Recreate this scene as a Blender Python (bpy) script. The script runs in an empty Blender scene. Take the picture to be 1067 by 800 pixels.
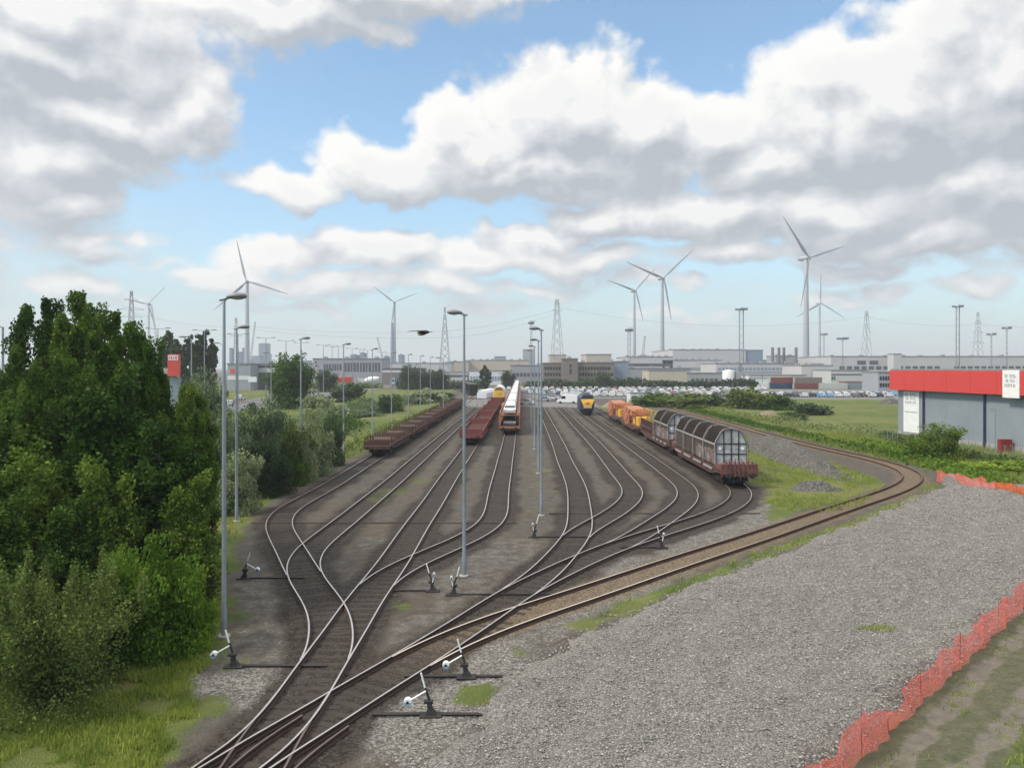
import bpy, math, random
import numpy as np
from mathutils import Vector, Matrix
R = math.radians
random.seed(7); rng = np.random.default_rng(7)
sc = bpy.context.scene; col = sc.collection
F = 800.0; CX = 533.5; HZ = 383.0; H = 9.46      # focal length in photo pixels, principal column, horizon row, eye height

def gp(px, py, z=0.0):
    d = F*(H-z)/(py-HZ); return Vector(((px-CX)*d/F, d, z))
def vx(px, d): return (px-CX)*d/F
def vz(py, d): return H-(py-HZ)*d/F
# ------------------------------------------------------------------ look settings
SUN_EL, SUN_AZ, SUN_E, SUN_A = 44., -112., 1.5, 10.
SKY_S, EXPO, HAZE_D = .088, 1.25, .00028
CL_BIAS = .10
VEIL = (.238, .282, .300)
CL_DARK, CL_MID, CL_PALE, CL_WHITE = (.202, .219, .241), (.276, .290, .307), (.352, .357, .363), (.430, .425, .415)
CLOUDS = [  # column, row, half width, half height (photo pixels, turned into azimuth and elevation below), weight
 (590, 118, 120, 76, 1.5), (660, 135, 95, 60, 1.4), (735, 140, 80, 46, 1.3), (505, 150, 105, 54, 1.4), (410, 176, 110, 34, 1.3), (310, 195, 66, 24, 1.2), (560, 178, 230, 34, 1.3), (800, 165, 120, 44, 1.2),
 (930, 115, 160, 92, 1.6), (1060, 70, 170, 130, 1.6), (840, 130, 84, 50, 1.4), (975, 35, 84, 46, 1.3), (1180, 130, 160, 120, 1.4),
 (620, 226, 90, 32, 1.3), (740, 222, 110, 38, 1.4), (880, 218, 150, 46, 1.5), (1040, 200, 120, 55, 1.4), (560, 250, 100, 22, 1.), (960, 252, 160, 24, 1.),
 (290, 268, 80, 22, 1.), (390, 262, 100, 28, 1.2), (500, 268, 110, 26, 1.1), (330, 298, 150, 16, .7),
 (50, 60, 170, 56, 1.4), (120, 125, 120, 50, 1.4), (40, 165, 140, 42, 1.2), (60, 210, 62, 18, 1.), (200, 112, 46, 40, 1.2), (290, 14, 160, 34, 1.3), (410, -30, 200, 50, 1.2), (10, 0, 240, 66, 1.3),
 (925, 300, 36, 12, .9), (1020, 295, 44, 12, .9), (830, 262, 40, 9, .6), (720, 305, 30, 10, .65), (90, 300, 70, 14, .6), (560, 300, 60, 13, .6), (660, 292, 50, 13, .6), (1050, 258, 50, 13, .7),
 (240, 285, 60, 16, .8), (150, 270, 90, 12, .55), (470, 300, 90, 14, .7), (600, 272, 120, 20, .8), (780, 268, 110, 18, .8), (900, 277, 110, 14, .7), (1000, 262, 70, 14, .7), (700, 330, 60, 9, .5), (860, 310, 60, 9, .5), (520, 322, 70, 9, .45), (300, 320, 80, 9, .45), (80, 250, 90, 13, .5),
 (-200, 120, 240, 180, 1.2), (1400, 150, 240, 160, 1.2), (300, -330, 420, 150, 1.2), (900, -420, 420, 180, 1.2)]

# ------------------------------------------------------------------ materials
def newmat(name):
    m = bpy.data.materials.new(name); m.use_nodes = True
    nt = m.node_tree; b = nt.nodes['Principled BSDF']; return m, nt, b
def N(nt, typ, **kw):
    n = nt.nodes.new(typ)
    for k, v in kw.items():
        if k.startswith('in_'): n.inputs[k[3:].replace('_', ' ')].default_value = v
        else: setattr(n, k, v)
    return n
def L(nt, a, b): nt.links.new(a, b)
def math_(nt, op, a, b=None, clamp=False):
    n = nt.nodes.new('ShaderNodeMath'); n.operation = op; n.use_clamp = clamp
    for i, v in enumerate((a, b)):
        if v is None: continue
        if isinstance(v, (int, float)): n.inputs[i].default_value = v
        else: nt.links.new(v, n.inputs[i])
    return n.outputs[0]
def ramp(nt, fac, stops):
    n = nt.nodes.new('ShaderNodeValToRGB'); e = n.color_ramp.elements
    while len(e) < len(stops): e.new(0.5)
    for i, (p, c) in enumerate(stops):
        e[i].position = p; e[i].color = (c[0], c[1], c[2], 1) if isinstance(c, (tuple, list)) else (c, c, c, 1)
    nt.links.new(fac, n.inputs[0]); return n.outputs[0]
def mix(nt, fac, a, b, mode='MIX'):
    n = nt.nodes.new('ShaderNodeMix'); n.data_type = 'RGBA'; n.blend_type = mode
    for s, v in ((0, fac), (6, a), (7, b)):
        if isinstance(v, (int, float)): n.inputs[s].default_value = v
        elif isinstance(v, (tuple, list)): n.inputs[s].default_value = (v[0], v[1], v[2], 1)
        else: nt.links.new(v, n.inputs[s])
    return n.outputs[2]
def noise(nt, scale, detail=4, rough=.6, vec=None, dist=0):
    n = nt.nodes.new('ShaderNodeTexNoise'); n.inputs['Scale'].default_value = scale; n.inputs['Detail'].default_value = detail
    n.inputs['Roughness'].default_value = rough; n.inputs['Distortion'].default_value = dist
    if vec is not None: nt.links.new(vec, n.inputs['Vector'])
    return n.outputs['Fac']
def pos(nt): return nt.nodes.new('ShaderNodeNewGeometry').outputs['Position']
def objc(nt): return nt.nodes.new('ShaderNodeTexCoord').outputs['Object']

def paint(name, c, rough=.5, metal=0., dirt=.25, dc=(.05, .04, .03), scale=1.5, bump=0.0):
    m, nt, b = newmat(name)
    o = objc(nt)
    f = ramp(nt, noise(nt, scale, 6, .65, o), [(.38, 0), (.72, 1)])
    f = math_(nt, 'MULTIPLY', f, dirt)
    L(nt, mix(nt, f, c, dc), b.inputs['Base Color'])
    b.inputs['Roughness'].default_value = rough; b.inputs['Metallic'].default_value = metal
    if bump:
        bp = N(nt, 'ShaderNodeBump'); bp.inputs['Strength'].default_value = bump; bp.inputs['Distance'].default_value = .02
        L(nt, noise(nt, scale*12, 4, .6, o), bp.inputs['Height']); L(nt, bp.outputs[0], b.inputs['Normal'])
    return m
def leafmat(name, c1, c2, trans=.3):
    m, nt, b = newmat(name)
    g = nt.nodes.new('ShaderNodeNewGeometry'); oi = nt.nodes.new('ShaderNodeObjectInfo')
    f = ramp(nt, g.outputs['Random Per Island'], [(0, 0), (1, 1)])
    nz = noise(nt, .9, 3, .5, g.outputs['Position'])
    f2 = math_(nt, 'ADD', math_(nt, 'MULTIPLY', f, .55), math_(nt, 'MULTIPLY', ramp(nt, nz, [(.38, 0), (.62, 1)]), .45))
    cc = mix(nt, f2, c1, c2)
    hs = N(nt, 'ShaderNodeHueSaturation'); L(nt, cc, hs.inputs['Color'])
    L(nt, math_(nt, 'ADD', math_(nt, 'MULTIPLY', oi.outputs['Random'], .75), .65), hs.inputs['Value'])
    L(nt, math_(nt, 'ADD', math_(nt, 'MULTIPLY', oi.outputs['Random'], -.045), .522), hs.inputs['Hue'])
    L(nt, hs.outputs[0], b.inputs['Base Color']); b.inputs['Roughness'].default_value = .6
    b.inputs['Specular IOR Level'].default_value = .10
    t = N(nt, 'ShaderNodeBsdfTranslucent'); L(nt, hs.outputs[0], t.inputs['Color'])
    mx = N(nt, 'ShaderNodeMixShader'); mx.inputs[0].default_value = trans
    L(nt, b.outputs[0], mx.inputs[1]); L(nt, t.outputs[0], mx.inputs[2])
    L(nt, mx.outputs[0], nt.nodes['Material Output'].inputs['Surface'])
    return m

M = {}
M['galv'] = paint('galvanised_steel', (.30, .33, .36), .45, .55, .35, (.12, .13, .14), 2)
M['lamp_head'] = paint('lamp_housing', (.22, .22, .23), .5, .1, .2)
M['lamp_glass'] = paint('lamp_cover', (.45, .45, .44), .3, 0, .1)
M['concrete'] = paint('concrete', (.33, .32, .30), .9, 0, .4, (.12, .11, .10), .8)
M['black_iron'] = paint('black_iron', (.018, .018, .02), .6, .2, .3, (.05, .03, .02), 3)
M['white_paint'] = paint('white_paint', (.75, .76, .75), .45, 0, .25, (.25, .22, .2), 3)
M['blue_weight'] = paint('blue_grey_paint', (.20, .30, .40), .5, 0, .25, (.1, .1, .1), 3)
M['rust_wagon'] = paint('rusty_brown_paint', (.080, .032, .024), .85, 0, .65, (.024, .017, .014), 1.6, .2)
M['rust_light'] = paint('worn_timber', (.20, .165, .14), .85, 0, .6, (.06, .045, .035), 2)
M['red_wagon'] = paint('faded_red_paint', (.19, .045, .036), .7, 0, .5, (.075, .028, .022), 1.2, .15)
M['red_floor'] = paint('rusty_red_floor', (.095, .034, .028), .8, 0, .6, (.05, .025, .02), .9, .15)
M['pink_wagon'] = paint('sun_faded_red_paint', (.17, .062, .052), .85, 0, .85, (.035, .022, .020), 2.2, .2)
M['orange'] = paint('orange_paint', (.40, .15, .085), .55, 0, .4, (.18, .06, .035), 1.4)
M['orange2'] = paint('bright_orange_paint', (.48, .20, .09), .55, 0, .3, (.2, .08, .04), 1.4)
M['tarp_dark'] = paint('dark_tarpaulin', (.016, .0135, .012), .95, 0, .6, (.034, .028, .023), 1.1, .25)
M['tarp_white'] = paint('white_sheet', (.72, .75, .78), .45, 0, .25, (.4, .4, .4), .8)
M['tarp_dark'].node_tree.nodes['Principled BSDF'].inputs['Specular IOR Level'].default_value = .08
M['hoop'] = paint('pale_hoop_paint', (.31, .29, .27), .6, 0, .45, (.16, .12, .10), 2)
M['end_panel'] = paint('blue_white_panel', (.40, .42, .42), .7, 0, .85, (.15, .145, .14), 1.6)
M['wheel'] = paint('wheel_steel', (.03, .026, .024), .6, .3, .4, (.06, .04, .03), 3)
M['yellow'] = paint('signal_yellow', (.72, .42, .05), .5, 0, .25, (.2, .12, .03), 1.5)
M['navy'] = paint('navy_paint', (.018, .022, .075), .4, 0, .3, (.02, .02, .02), 1.5)
M['glass'] = paint('dark_glass', (.012, .015, .018), .12, 0, .1)
M['tyre'] = paint('rubber', (.015, .015, .015), .8)
M['roof_grey'] = paint('grey_roofing', (.20, .205, .21), .8, 0, .3)
M['wall_white'] = paint('white_cladding', (.62, .62, .62), .6, 0, .25, (.35, .36, .37), .05)
M['wall_light'] = paint('pale_grey_cladding', (.46, .455, .455), .65, 0, .25, (.28, .29, .30), .05)
M['wall_grey'] = paint('grey_cladding', (.29, .30, .32), .65, 0, .3, (.18, .19, .20), .05)
M['wall_blue'] = paint('blue_grey_cladding', (.20, .25, .32), .6, 0, .25, (.15, .18, .22), .05)
M['wall_brick'] = paint('brown_brick', (.18, .148, .137), .85, 0, .35, (.10, .085, .08), .08)
M['wall_cream'] = paint('cream_cladding', (.43, .375, .31), .7, 0, .25, (.35, .31, .26), .05)
M['wall_dark'] = paint('dark_cladding', (.07, .078, .09), .6, 0, .3)
M['red_fascia'] = paint('red_fascia_panels', (.52, .048, .042), .45, 0, .15, (.40, .04, .035), .3)
M['red_cabinet'] = paint('dark_red_enamel', (.22, .018, .02), .4, 0, .2)
M['turbine'] = paint('turbine_coating', (.32, .34, .37), .45, 0, .12, (.3, .3, .32), .05)
M['lattice'] = paint('lattice_steel', (.26, .275, .29), .6, .3, .2)
M['wire'] = paint('conductor', (.10, .11, .12), .6, .3, .1)
M['trunk'] = paint('bark', (.06, .047, .035), .95, 0, .5, (.03, .024, .02), 3, .4)
M['stake_red'] = paint('red_brown_stake', (.25, .05, .035), .8)
M['sign_red'] = paint('red_sign_face', (.62, .07, .05), .45, 0, .1)
M['text_grey'] = paint('grey_lettering', (.20, .21, .23), .6, 0, .1)
M['bird'] = paint('brown_plumage', (.035, .022, .022), .8, 0, .3, (.015, .012, .012), 6)
M['bird_pale'] = paint('pale_plumage', (.35, .33, .31), .8, 0, .2)
M['leaf_poplar'] = leafmat('poplar_leaves', (.017, .042, .009), (.120, .205, .026))
M['leaf_bright'] = leafmat('bright_shrub_leaves', (.060, .125, .014), (.235, .35, .036))
M['leaf_olive'] = leafmat('olive_shrub_leaves', (.042, .066, .017), (.19, .25, .062))
M['leaf_grey'] = leafmat('grey_green_leaves', (.085, .120, .062), (.25, .31, .155))
M['leaf_dark'] = leafmat('dark_leaves', (.028, .052, .025), (.072, .115, .045), .25)
M['grass'] = leafmat('grass_blades', (.10, .16, .026), (.27, .32, .065))

def m_rail(name, top, tm, tr, side, worn=False):
    m, nt, b = newmat(name)
    g = nt.nodes.new('ShaderNodeNewGeometry'); s = N(nt, 'ShaderNodeSeparateXYZ'); L(nt, g.outputs['Normal'], s.inputs[0])
    up = math_(nt, 'GREATER_THAN', s.outputs['Z'], .8)
    sp = N(nt, 'ShaderNodeSeparateXYZ'); L(nt, g.outputs['Position'], sp.inputs[0])
    up = math_(nt, 'MULTIPLY', up, math_(nt, 'GREATER_THAN', sp.outputs['Z'], .12))
    n = ramp(nt, noise(nt, 1.3, 5, .6, g.outputs['Position']), [(.3, .8), (.7, 1)])
    t = mix(nt, 1.0, top, n, 'MULTIPLY')
    if worn: t = mix(nt, ramp(nt, math_(nt, 'DIVIDE', sp.outputs['Y'], 50.), [(.66, 0), (.92, 1)]), (.58, .52, .48), t)     # traffic keeps the yard end of this line brighter
    sd = mix(nt, noise(nt, 6, 4, .6, g.outputs['Position']), side, (side[0]*.5, side[1]*.5, side[2]*.5))
    L(nt, mix(nt, up, sd, t), b.inputs['Base Color'])
    L(nt, math_(nt, 'MULTIPLY', up, tm), b.inputs['Metallic'])
    L(nt, math_(nt, 'SUBTRACT', .9, math_(nt, 'MULTIPLY', up, .9-tr)), b.inputs['Roughness'])
    return m
M['rail'] = m_rail('polished_rail', (.68, .64, .60), .85, .36, (.060, .036, .026))
M['rail_rust'] = m_rail('rusty_rail', (.16, .085, .055), .2, .6, (.085, .043, .026), True)
M['rail_dull'] = m_rail('dull_rail', (.15, .12, .105), .5, .5, (.060, .036, .026))
M['sleeper'] = paint('tarred_timber', (.028, .022, .018), .95, 0, .7, (.050, .041, .034), 1.2, .6)

# ------------------------------------------------------------------ mesh builder
class MB:
    def __init__(s): s.v = []; s.f = []; s.m = []; s.sm = []
    def add(s, vs, fs, m=0, smooth=False):
        o = len(s.v); s.v += [tuple(v) for v in vs]
        for f in fs: s.f.append(tuple(o+i for i in f)); s.m.append(m); s.sm.append(smooth)
    def box(s, x0, x1, y0, y1, z0, z1, m=0, T=None):
        vs = [Vector(p) for p in ((x0,y0,z0),(x1,y0,z0),(x1,y1,z0),(x0,y1,z0),(x0,y0,z1),(x1,y0,z1),(x1,y1,z1),(x0,y1,z1))]
        if T: vs = [T @ v for v in vs]
        s.add(vs, [(0,3,2,1),(4,5,6,7),(0,1,5,4),(1,2,6,5),(2,3,7,6),(3,0,4,7)], m); return s
    def bbox(s, x0, x1, y0, y1, z0, z1, b=.03, m=0):
        # box with chamfered vertical and top edges
        prof = lambda i: [(x0+i+b, y0+i), (x1-i-b, y0+i), (x1-i, y0+i+b), (x1-i, y1-i-b), (x1-i-b, y1-i), (x0+i+b, y1-i), (x0+i, y1-i-b), (x0+i, y0+i+b)]
        r = [[(x, y, z0) for x, y in prof(0)], [(x, y, z1-b) for x, y in prof(0)], [(x, y, z1) for x, y in prof(b)]]
        s.loft(r, m, caps=True); return s
    def loft(s, rings, m=0, caps=True, smooth=False, closed=True):
        n = len(rings[0]); vs = [p for r in rings for p in r]; fs = []
        for i in range(len(rings)-1):
            for j in range(n if closed else n-1):
                k = (j+1) % n; fs.append((i*n+j, i*n+k, (i+1)*n+k, (i+1)*n+j))
        s.add(vs, fs, m, smooth)
        if caps:
            s.add(rings[0], [tuple(range(n))[::-1]], m); s.add(rings[-1], [tuple(range(n))], m)
        return s
    def tube(s, pts, r, n=8, m=0, caps=True, smooth=True):
        pts = [Vector(p) for p in pts]; rs = r if isinstance(r, (list, tuple)) else [r]*len(pts); rings = []
        up = Vector((0, 0, 1))
        for i, p in enumerate(pts):
            t = (pts[min(i+1, len(pts)-1)]-pts[max(i-1, 0)]).normalized()
            a = t.cross(up if abs(t.z) < .95 else Vector((1, 0, 0))).normalized(); b = t.cross(a)
            rings.append([p+(a*math.cos(2*math.pi*k/n)-b*math.sin(2*math.pi*k/n))*rs[i] for k in range(n)])
        s.loft(rings, m, caps, smooth); return s
    def bar(s, a, b, w, m=0): return s.tube([a, b], w*.6, 4, m, smooth=False)
    def cylx(s, x0, x1, y, z, r, n=16, m=0): return s.tube([(x0, y, z), (x1, y, z)], r, n, m)
    def lathe(s, prof, n=12, m=0, c=(0, 0, 0), smooth=True):
        rings = [[(c[0]+r*math.cos(2*math.pi*k/n), c[1]+r*math.sin(2*math.pi*k/n), c[2]+z) for k in range(n)] for r, z in prof]
        return s.loft(rings, m, True, smooth)
    def ball(s, c, rx, ry, rz, m=0, n=12, k=8):
        rings = []
        for i in range(k+1):
            a = -math.pi/2+math.pi*i/k; cr = max(math.cos(a), .02)
            rings.append([(c[0]+rx*cr*math.cos(2*math.pi*j/n), c[1]+ry*cr*math.sin(2*math.pi*j/n), c[2]+rz*math.sin(a)) for j in range(n)])
        return s.loft(rings, m, True, True)
    def prism(s, poly, y0, y1, m=0, axis='y'):
        # polygon in (x,z) extruded along y
        if axis == 'y': a = [(x, y0, z) for x, z in poly]; b = [(x, y1, z) for x, z in poly]
        else: a = [(y0, x, z) for x, z in poly]; b = [(y1, x, z) for x, z in poly]
        return s.loft([a, b], m)
    def mesh(s, name, mats):
        me = bpy.data.meshes.new(name); me.from_pydata(s.v, [], s.f)
        for m in (mats if isinstance(mats, (list, tuple)) else [mats]): me.materials.append(M[m] if isinstance(m, str) else m)
        me.polygons.foreach_set('material_index', s.m); me.polygons.foreach_set('use_smooth', s.sm)
        me.update(); return me
    def obj(s, name, mats, parent=None, loc=None):
        o = bpy.data.objects.new(name, s.mesh(name, mats)); col.objects.link(o)
        if parent: o.parent = parent
        if loc: o.location = loc
        return o
def tag(o, label=None, cat=None, group=None, kind=None):
    if label: o['label'] = label
    if cat: o['category'] = cat
    if group: o['group'] = group
    if kind: o['kind'] = kind
    return o
def thing(name, label, cat, loc=(0, 0, 0), rz=0., group=None):
    o = bpy.data.objects.new(name, None); col.objects.link(o); o.empty_display_size = .3
    o.location = loc; o.rotation_euler = (0, 0, rz); return tag(o, label, cat, group)
def copy_tree(o, parent=None):
    c = o.copy(); col.objects.link(c)
    if parent: c.parent = parent
    for ch in list(o.children): copy_tree(ch, c)
    return c
def again(proto, loc, rz, label, used, scale=None):
    """first call moves the prototype itself, later calls copy it with its parts"""
    o = proto if not used else copy_tree(proto)
    used.append(1); o.location = loc; o.rotation_euler = (0, 0, rz); o['label'] = label
    if scale: o.scale = scale if isinstance(scale, (tuple, list)) else (scale,)*3
    return o
def fastmesh(name, V, Fq, mats, midx=None, smooth=False):
    me = bpy.data.meshes.new(name); V = np.asarray(V, np.float32); Fq = np.asarray(Fq, np.int32); k = Fq.shape[1]
    me.vertices.add(len(V)); me.vertices.foreach_set('co', V.ravel())
    me.loops.add(Fq.size); me.loops.foreach_set('vertex_index', Fq.ravel())
    me.polygons.add(len(Fq)); me.polygons.foreach_set('loop_start', np.arange(len(Fq), dtype=np.int32)*k)
    try: me.polygons.foreach_set('loop_total', np.full(len(Fq), k, np.int32))
    except Exception: pass
    for m in mats: me.materials.append(m)
    if midx is not None: me.polygons.foreach_set('material_index', np.asarray(midx, np.int32))
    me.polygons.foreach_set('use_smooth', np.full(len(Fq), smooth))
    me.update(calc_edges=True); me.validate(); return me
def link(name, me, parent=None):
    o = bpy.data.objects.new(name, me); col.objects.link(o)
    if parent: o.parent = parent
    return o
TR = {
 'L3': [(17.84,-6.654),(18.84,-6.33),(19.84,-6.127),(20.84,-6.023),(21.84,-5.982),(22.84,-5.973),(23.84,-5.969),(24.84,-5.96),(25.84,-5.946),(26.84,-5.932),(27.84,-5.924),(28.84,-5.921),(29.84,-5.915),(30.84,-5.898),(31.84,-5.87),(32.84,-5.836),(33.84,-5.798),(34.84,-5.762),(35.84,-5.733),(36.84,-5.711),(37.84,-5.696),(38.84,-5.686),(39.84,-5.679),(40.84,-5.673),(41.84,-5.668),(42.84,-5.661),(43.84,-5.653),(44.84,-5.642),(45.84,-5.627),(46.84,-5.609),(47.84,-5.588),(48.84,-5.566),(49.84,-5.544),(50.84,-5.525),(51.84,-5.507),(52.84,-5.493),(53.84,-5.48),(54.84,-5.47),(55.84,-5.461),(56.84,-5.453),(57.84,-5.446),(58.84,-5.439),(59.84,-5.432),(60.84,-5.424),(61.84,-5.414),(62.84,-5.404),(63.84,-5.393),(64.84,-5.381),(65.84,-5.367),(66.84,-5.352),(67.84,-5.337),(68.84,-5.321),(69.84,-5.305),(70.84,-5.289),(71.84,-5.273),(72.84,-5.258),(73.84,-5.242),(74.84,-5.227),(91.84,-4.94),(107.84,-4.79),(123.84,-4.62),(139.84,-4.42),(155.84,-4.23),(171.84,-4.04),(187.84,-3.85),(203.84,-3.65),(219.84,-3.46),(235.84,-3.27),(251.84,-3.08),(262.0,-2.96)],
 'L2': [(19.95,-6.157),(20.95,-6.041),(21.95,-5.98),(22.95,-5.959),(23.95,-5.968),(24.95,-6.027),(25.95,-6.16),(26.95,-6.36),(27.95,-6.613),(28.95,-6.922),(29.95,-7.293),(30.95,-7.714),(31.95,-8.168),(32.95,-8.628),(33.95,-9.061),(34.95,-9.44),(35.95,-9.753),(36.95,-9.995),(37.95,-10.166),(38.95,-10.276),(39.95,-10.332),(40.95,-10.346),(41.95,-10.331),(42.95,-10.301),(43.95,-10.264),(44.95,-10.225),(45.95,-10.187),(46.95,-10.153),(47.95,-10.122),(48.95,-10.093),(49.95,-10.066),(50.95,-10.039),(51.95,-10.013),(52.95,-9.986),(53.95,-9.958),(54.95,-9.929),(55.95,-9.901),(56.95,-9.872),(57.95,-9.845),(58.95,-9.818),(59.95,-9.792),(60.95,-9.769),(61.95,-9.747),(62.95,-9.728),(63.95,-9.711),(64.95,-9.696),(65.95,-9.682),(66.95,-9.67),(67.95,-9.658),(68.95,-9.647),(69.95,-9.637),(70.95,-9.626),(71.95,-9.615),(72.95,-9.603),(73.95,-9.592),(74.95,-9.579),(91.95,-9.37),(107.95,-9.14),(123.95,-8.94),(147.95,-8.6),(163.95,-8.31)],
 'L1': [(24.97,-6.012),(25.97,-6.163),(26.97,-6.368),(27.97,-6.623),(28.97,-6.934),(29.97,-7.306),(30.97,-7.722),(31.97,-8.163),(32.97,-8.614),(33.97,-9.063),(34.97,-9.501),(35.97,-9.93),(36.97,-10.351),(37.97,-10.769),(38.97,-11.187),(39.97,-11.61),(40.97,-12.035),(41.97,-12.456),(42.97,-12.867),(43.97,-13.259),(44.97,-13.619),(45.97,-13.937),(46.97,-14.202),(47.97,-14.412),(48.97,-14.568),(49.97,-14.67),(50.97,-14.723),(51.97,-14.736),(52.97,-14.72),(53.97,-14.686),(54.97,-14.64),(55.97,-14.59),(56.97,-14.538),(57.97,-14.49),(58.97,-14.449),(59.97,-14.415),(60.97,-14.387),(61.97,-14.365),(62.97,-14.349),(63.97,-14.337),(64.97,-14.329),(65.97,-14.323),(66.97,-14.319),(67.97,-14.315),(68.97,-14.312),(69.97,-14.307),(70.97,-14.303),(71.97,-14.297),(72.97,-14.29),(73.97,-14.281),(74.97,-14.271),(91.97,-14.04),(107.97,-13.85),(123.97,-13.66),(139.97,-13.47),(155.97,-13.28),(171.97,-13.09),(187.97,-12.89),(203.97,-12.7),(219.97,-12.51),(235.97,-12.32),(251.97,-12.13),(267.97,-11.94),(270.0,-11.91)],
 'L4': [(25.9,-5.947),(26.9,-5.931),(27.9,-5.926),(28.9,-5.929),(29.9,-5.932),(30.9,-5.925),(31.9,-5.891),(32.9,-5.803),(33.9,-5.641),(34.9,-5.401),(35.9,-5.089),(36.9,-4.712),(37.9,-4.29),(38.9,-3.843),(39.9,-3.39),(40.9,-2.949),(41.9,-2.54),(42.9,-2.176),(43.9,-1.864),(44.9,-1.607),(45.9,-1.405),(46.9,-1.257),(47.9,-1.154),(48.9,-1.087),(49.9,-1.045),(50.9,-1.021),(51.9,-1.01),(52.9,-1.007),(53.9,-1.007),(54.9,-1.006),(55.9,-1.004),(56.9,-0.999),(57.9,-0.992),(58.9,-0.982),(59.9,-0.97),(60.9,-0.955),(61.9,-0.939),(62.9,-0.922),(63.9,-0.904),(64.9,-0.886),(65.9,-0.868),(66.9,-0.851),(67.9,-0.834),(68.9,-0.818),(69.9,-0.803),(70.9,-0.789),(71.9,-0.775),(72.9,-0.761),(73.9,-0.748),(74.9,-0.735),(91.9,-0.46),(107.9,-0.27),(123.9,-0.14),(139.9,0.05),(155.9,0.25),(171.9,0.45),(187.9,0.64),(203.9,0.83),(219.9,1.02),(235.9,1.21),(251.9,1.4),(275.9,1.69),(291.9,1.88),(307.9,2.08),(323.9,2.27),(330.0,2.34)],
 'R4': [(17.84,-6.456),(18.84,-5.997),(19.84,-5.499),(20.84,-5.001),(21.84,-4.516),(22.84,-4.019),(23.84,-3.514),(24.84,-3.023),(25.84,-2.545),(26.84,-2.071),(27.84,-1.606),(28.84,-1.154),(29.84,-0.706),(30.84,-0.246),(31.84,0.241),(32.84,0.77),(33.84,1.342),(34.84,1.942),(35.84,2.56),(36.84,3.196),(37.84,3.855),(38.84,4.542),(39.84,5.268),(40.84,6.041),(41.84,6.862),(42.84,7.72),(43.84,8.601),(44.84,9.494),(45.84,10.379),(46.84,11.238),(47.84,12.056),(48.84,12.826),(49.84,13.542),(50.84,14.202),(51.84,14.802),(52.84,15.344),(53.84,15.828),(54.84,16.255),(55.84,16.627),(56.84,16.946),(57.84,17.213),(58.84,17.43),(59.84,17.6),(60.84,17.727),(61.84,17.819),(62.84,17.882),(63.84,17.921),(64.84,17.943),(65.84,17.95),(66.84,17.947),(67.84,17.939),(68.84,17.927),(69.84,17.916),(70.84,17.905),(71.84,17.895),(72.84,17.888),(73.84,17.884),(74.84,17.883),(91.84,18.1),(107.84,18.3),(123.84,18.48),(139.84,18.68),(155.84,18.87),(171.84,19.06),(181.0,19.17)],
 'R1': [(24.28,-3.279),(25.28,-2.804),(26.28,-2.33),(27.28,-1.859),(28.28,-1.396),(29.28,-0.937),(30.28,-0.479),(31.28,-0.028),(32.28,0.408),(33.28,0.821),(34.28,1.203),(35.28,1.553),(36.28,1.874),(37.28,2.171),(38.28,2.455),(39.28,2.731),(40.28,2.995),(41.28,3.242),(42.28,3.467),(43.28,3.663),(44.28,3.828),(45.28,3.964),(46.28,4.078),(47.28,4.176),(48.28,4.262),(49.28,4.342),(50.28,4.419),(51.28,4.494),(52.28,4.568),(53.28,4.64),(54.28,4.71),(55.28,4.777),(56.28,4.839),(57.28,4.897),(58.28,4.948),(59.28,4.994),(60.28,5.033),(61.28,5.067),(62.28,5.096),(63.28,5.119),(64.28,5.14),(65.28,5.156),(66.28,5.171),(67.28,5.183),(68.28,5.194),(69.28,5.204),(70.28,5.213),(71.28,5.222),(72.28,5.231),(73.28,5.242),(74.28,5.253),(91.28,5.61),(107.28,5.83),(123.28,6.04),(139.28,6.22),(155.28,6.42),(171.28,6.63),(181.0,6.74)],
 'R2': [(33.67,1.008),(34.67,1.362),(35.67,1.691),(36.67,1.998),(37.67,2.284),(38.67,2.552),(39.67,2.805),(40.67,3.052),(41.67,3.317),(42.67,3.625),(43.67,3.984),(44.67,4.395),(45.67,4.847),(46.67,5.315),(47.67,5.781),(48.67,6.234),(49.67,6.664),(50.67,7.068),(51.67,7.446),(52.67,7.798),(53.67,8.121),(54.67,8.408),(55.67,8.655),(56.67,8.861),(57.67,9.026),(58.67,9.153),(59.67,9.245),(60.67,9.311),(61.67,9.356),(62.67,9.387),(63.67,9.409),(64.67,9.427),(65.67,9.446),(66.67,9.467),(67.67,9.492),(68.67,9.521),(69.67,9.553),(70.67,9.586),(71.67,9.619),(72.67,9.649),(73.67,9.676),(74.67,9.703),(91.67,10.15),(107.67,10.36),(123.67,10.5),(147.67,10.83),(163.67,10.97),(179.67,11.11),(181.0,11.12)],
 'R3': [(32.97,0.96),(33.97,1.467),(34.97,2.039),(35.97,2.664),(36.97,3.328),(37.97,4.012),(38.97,4.7),(39.97,5.374),(40.97,6.013),(41.97,6.605),(42.97,7.156),(43.97,7.675),(44.97,8.175),(45.97,8.669),(46.97,9.163),(47.97,9.654),(48.97,10.137),(49.97,10.607),(50.97,11.054),(51.97,11.474),(52.97,11.862),(53.97,12.213),(54.97,12.524),(55.97,12.796),(56.97,13.028),(57.97,13.22),(58.97,13.376),(59.97,13.498),(60.97,13.592),(61.97,13.661),(62.97,13.711),(63.97,13.748),(64.97,13.776),(65.97,13.797),(66.97,13.815),(67.97,13.832),(68.97,13.85),(69.97,13.869),(70.97,13.889),(71.97,13.91),(72.97,13.932),(73.97,13.954),(74.97,13.976),(91.97,14.23),(107.97,14.44),(123.97,14.57),(139.97,14.7),(155.97,14.89),(171.97,15.15),(181.0,15.3)],
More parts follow.
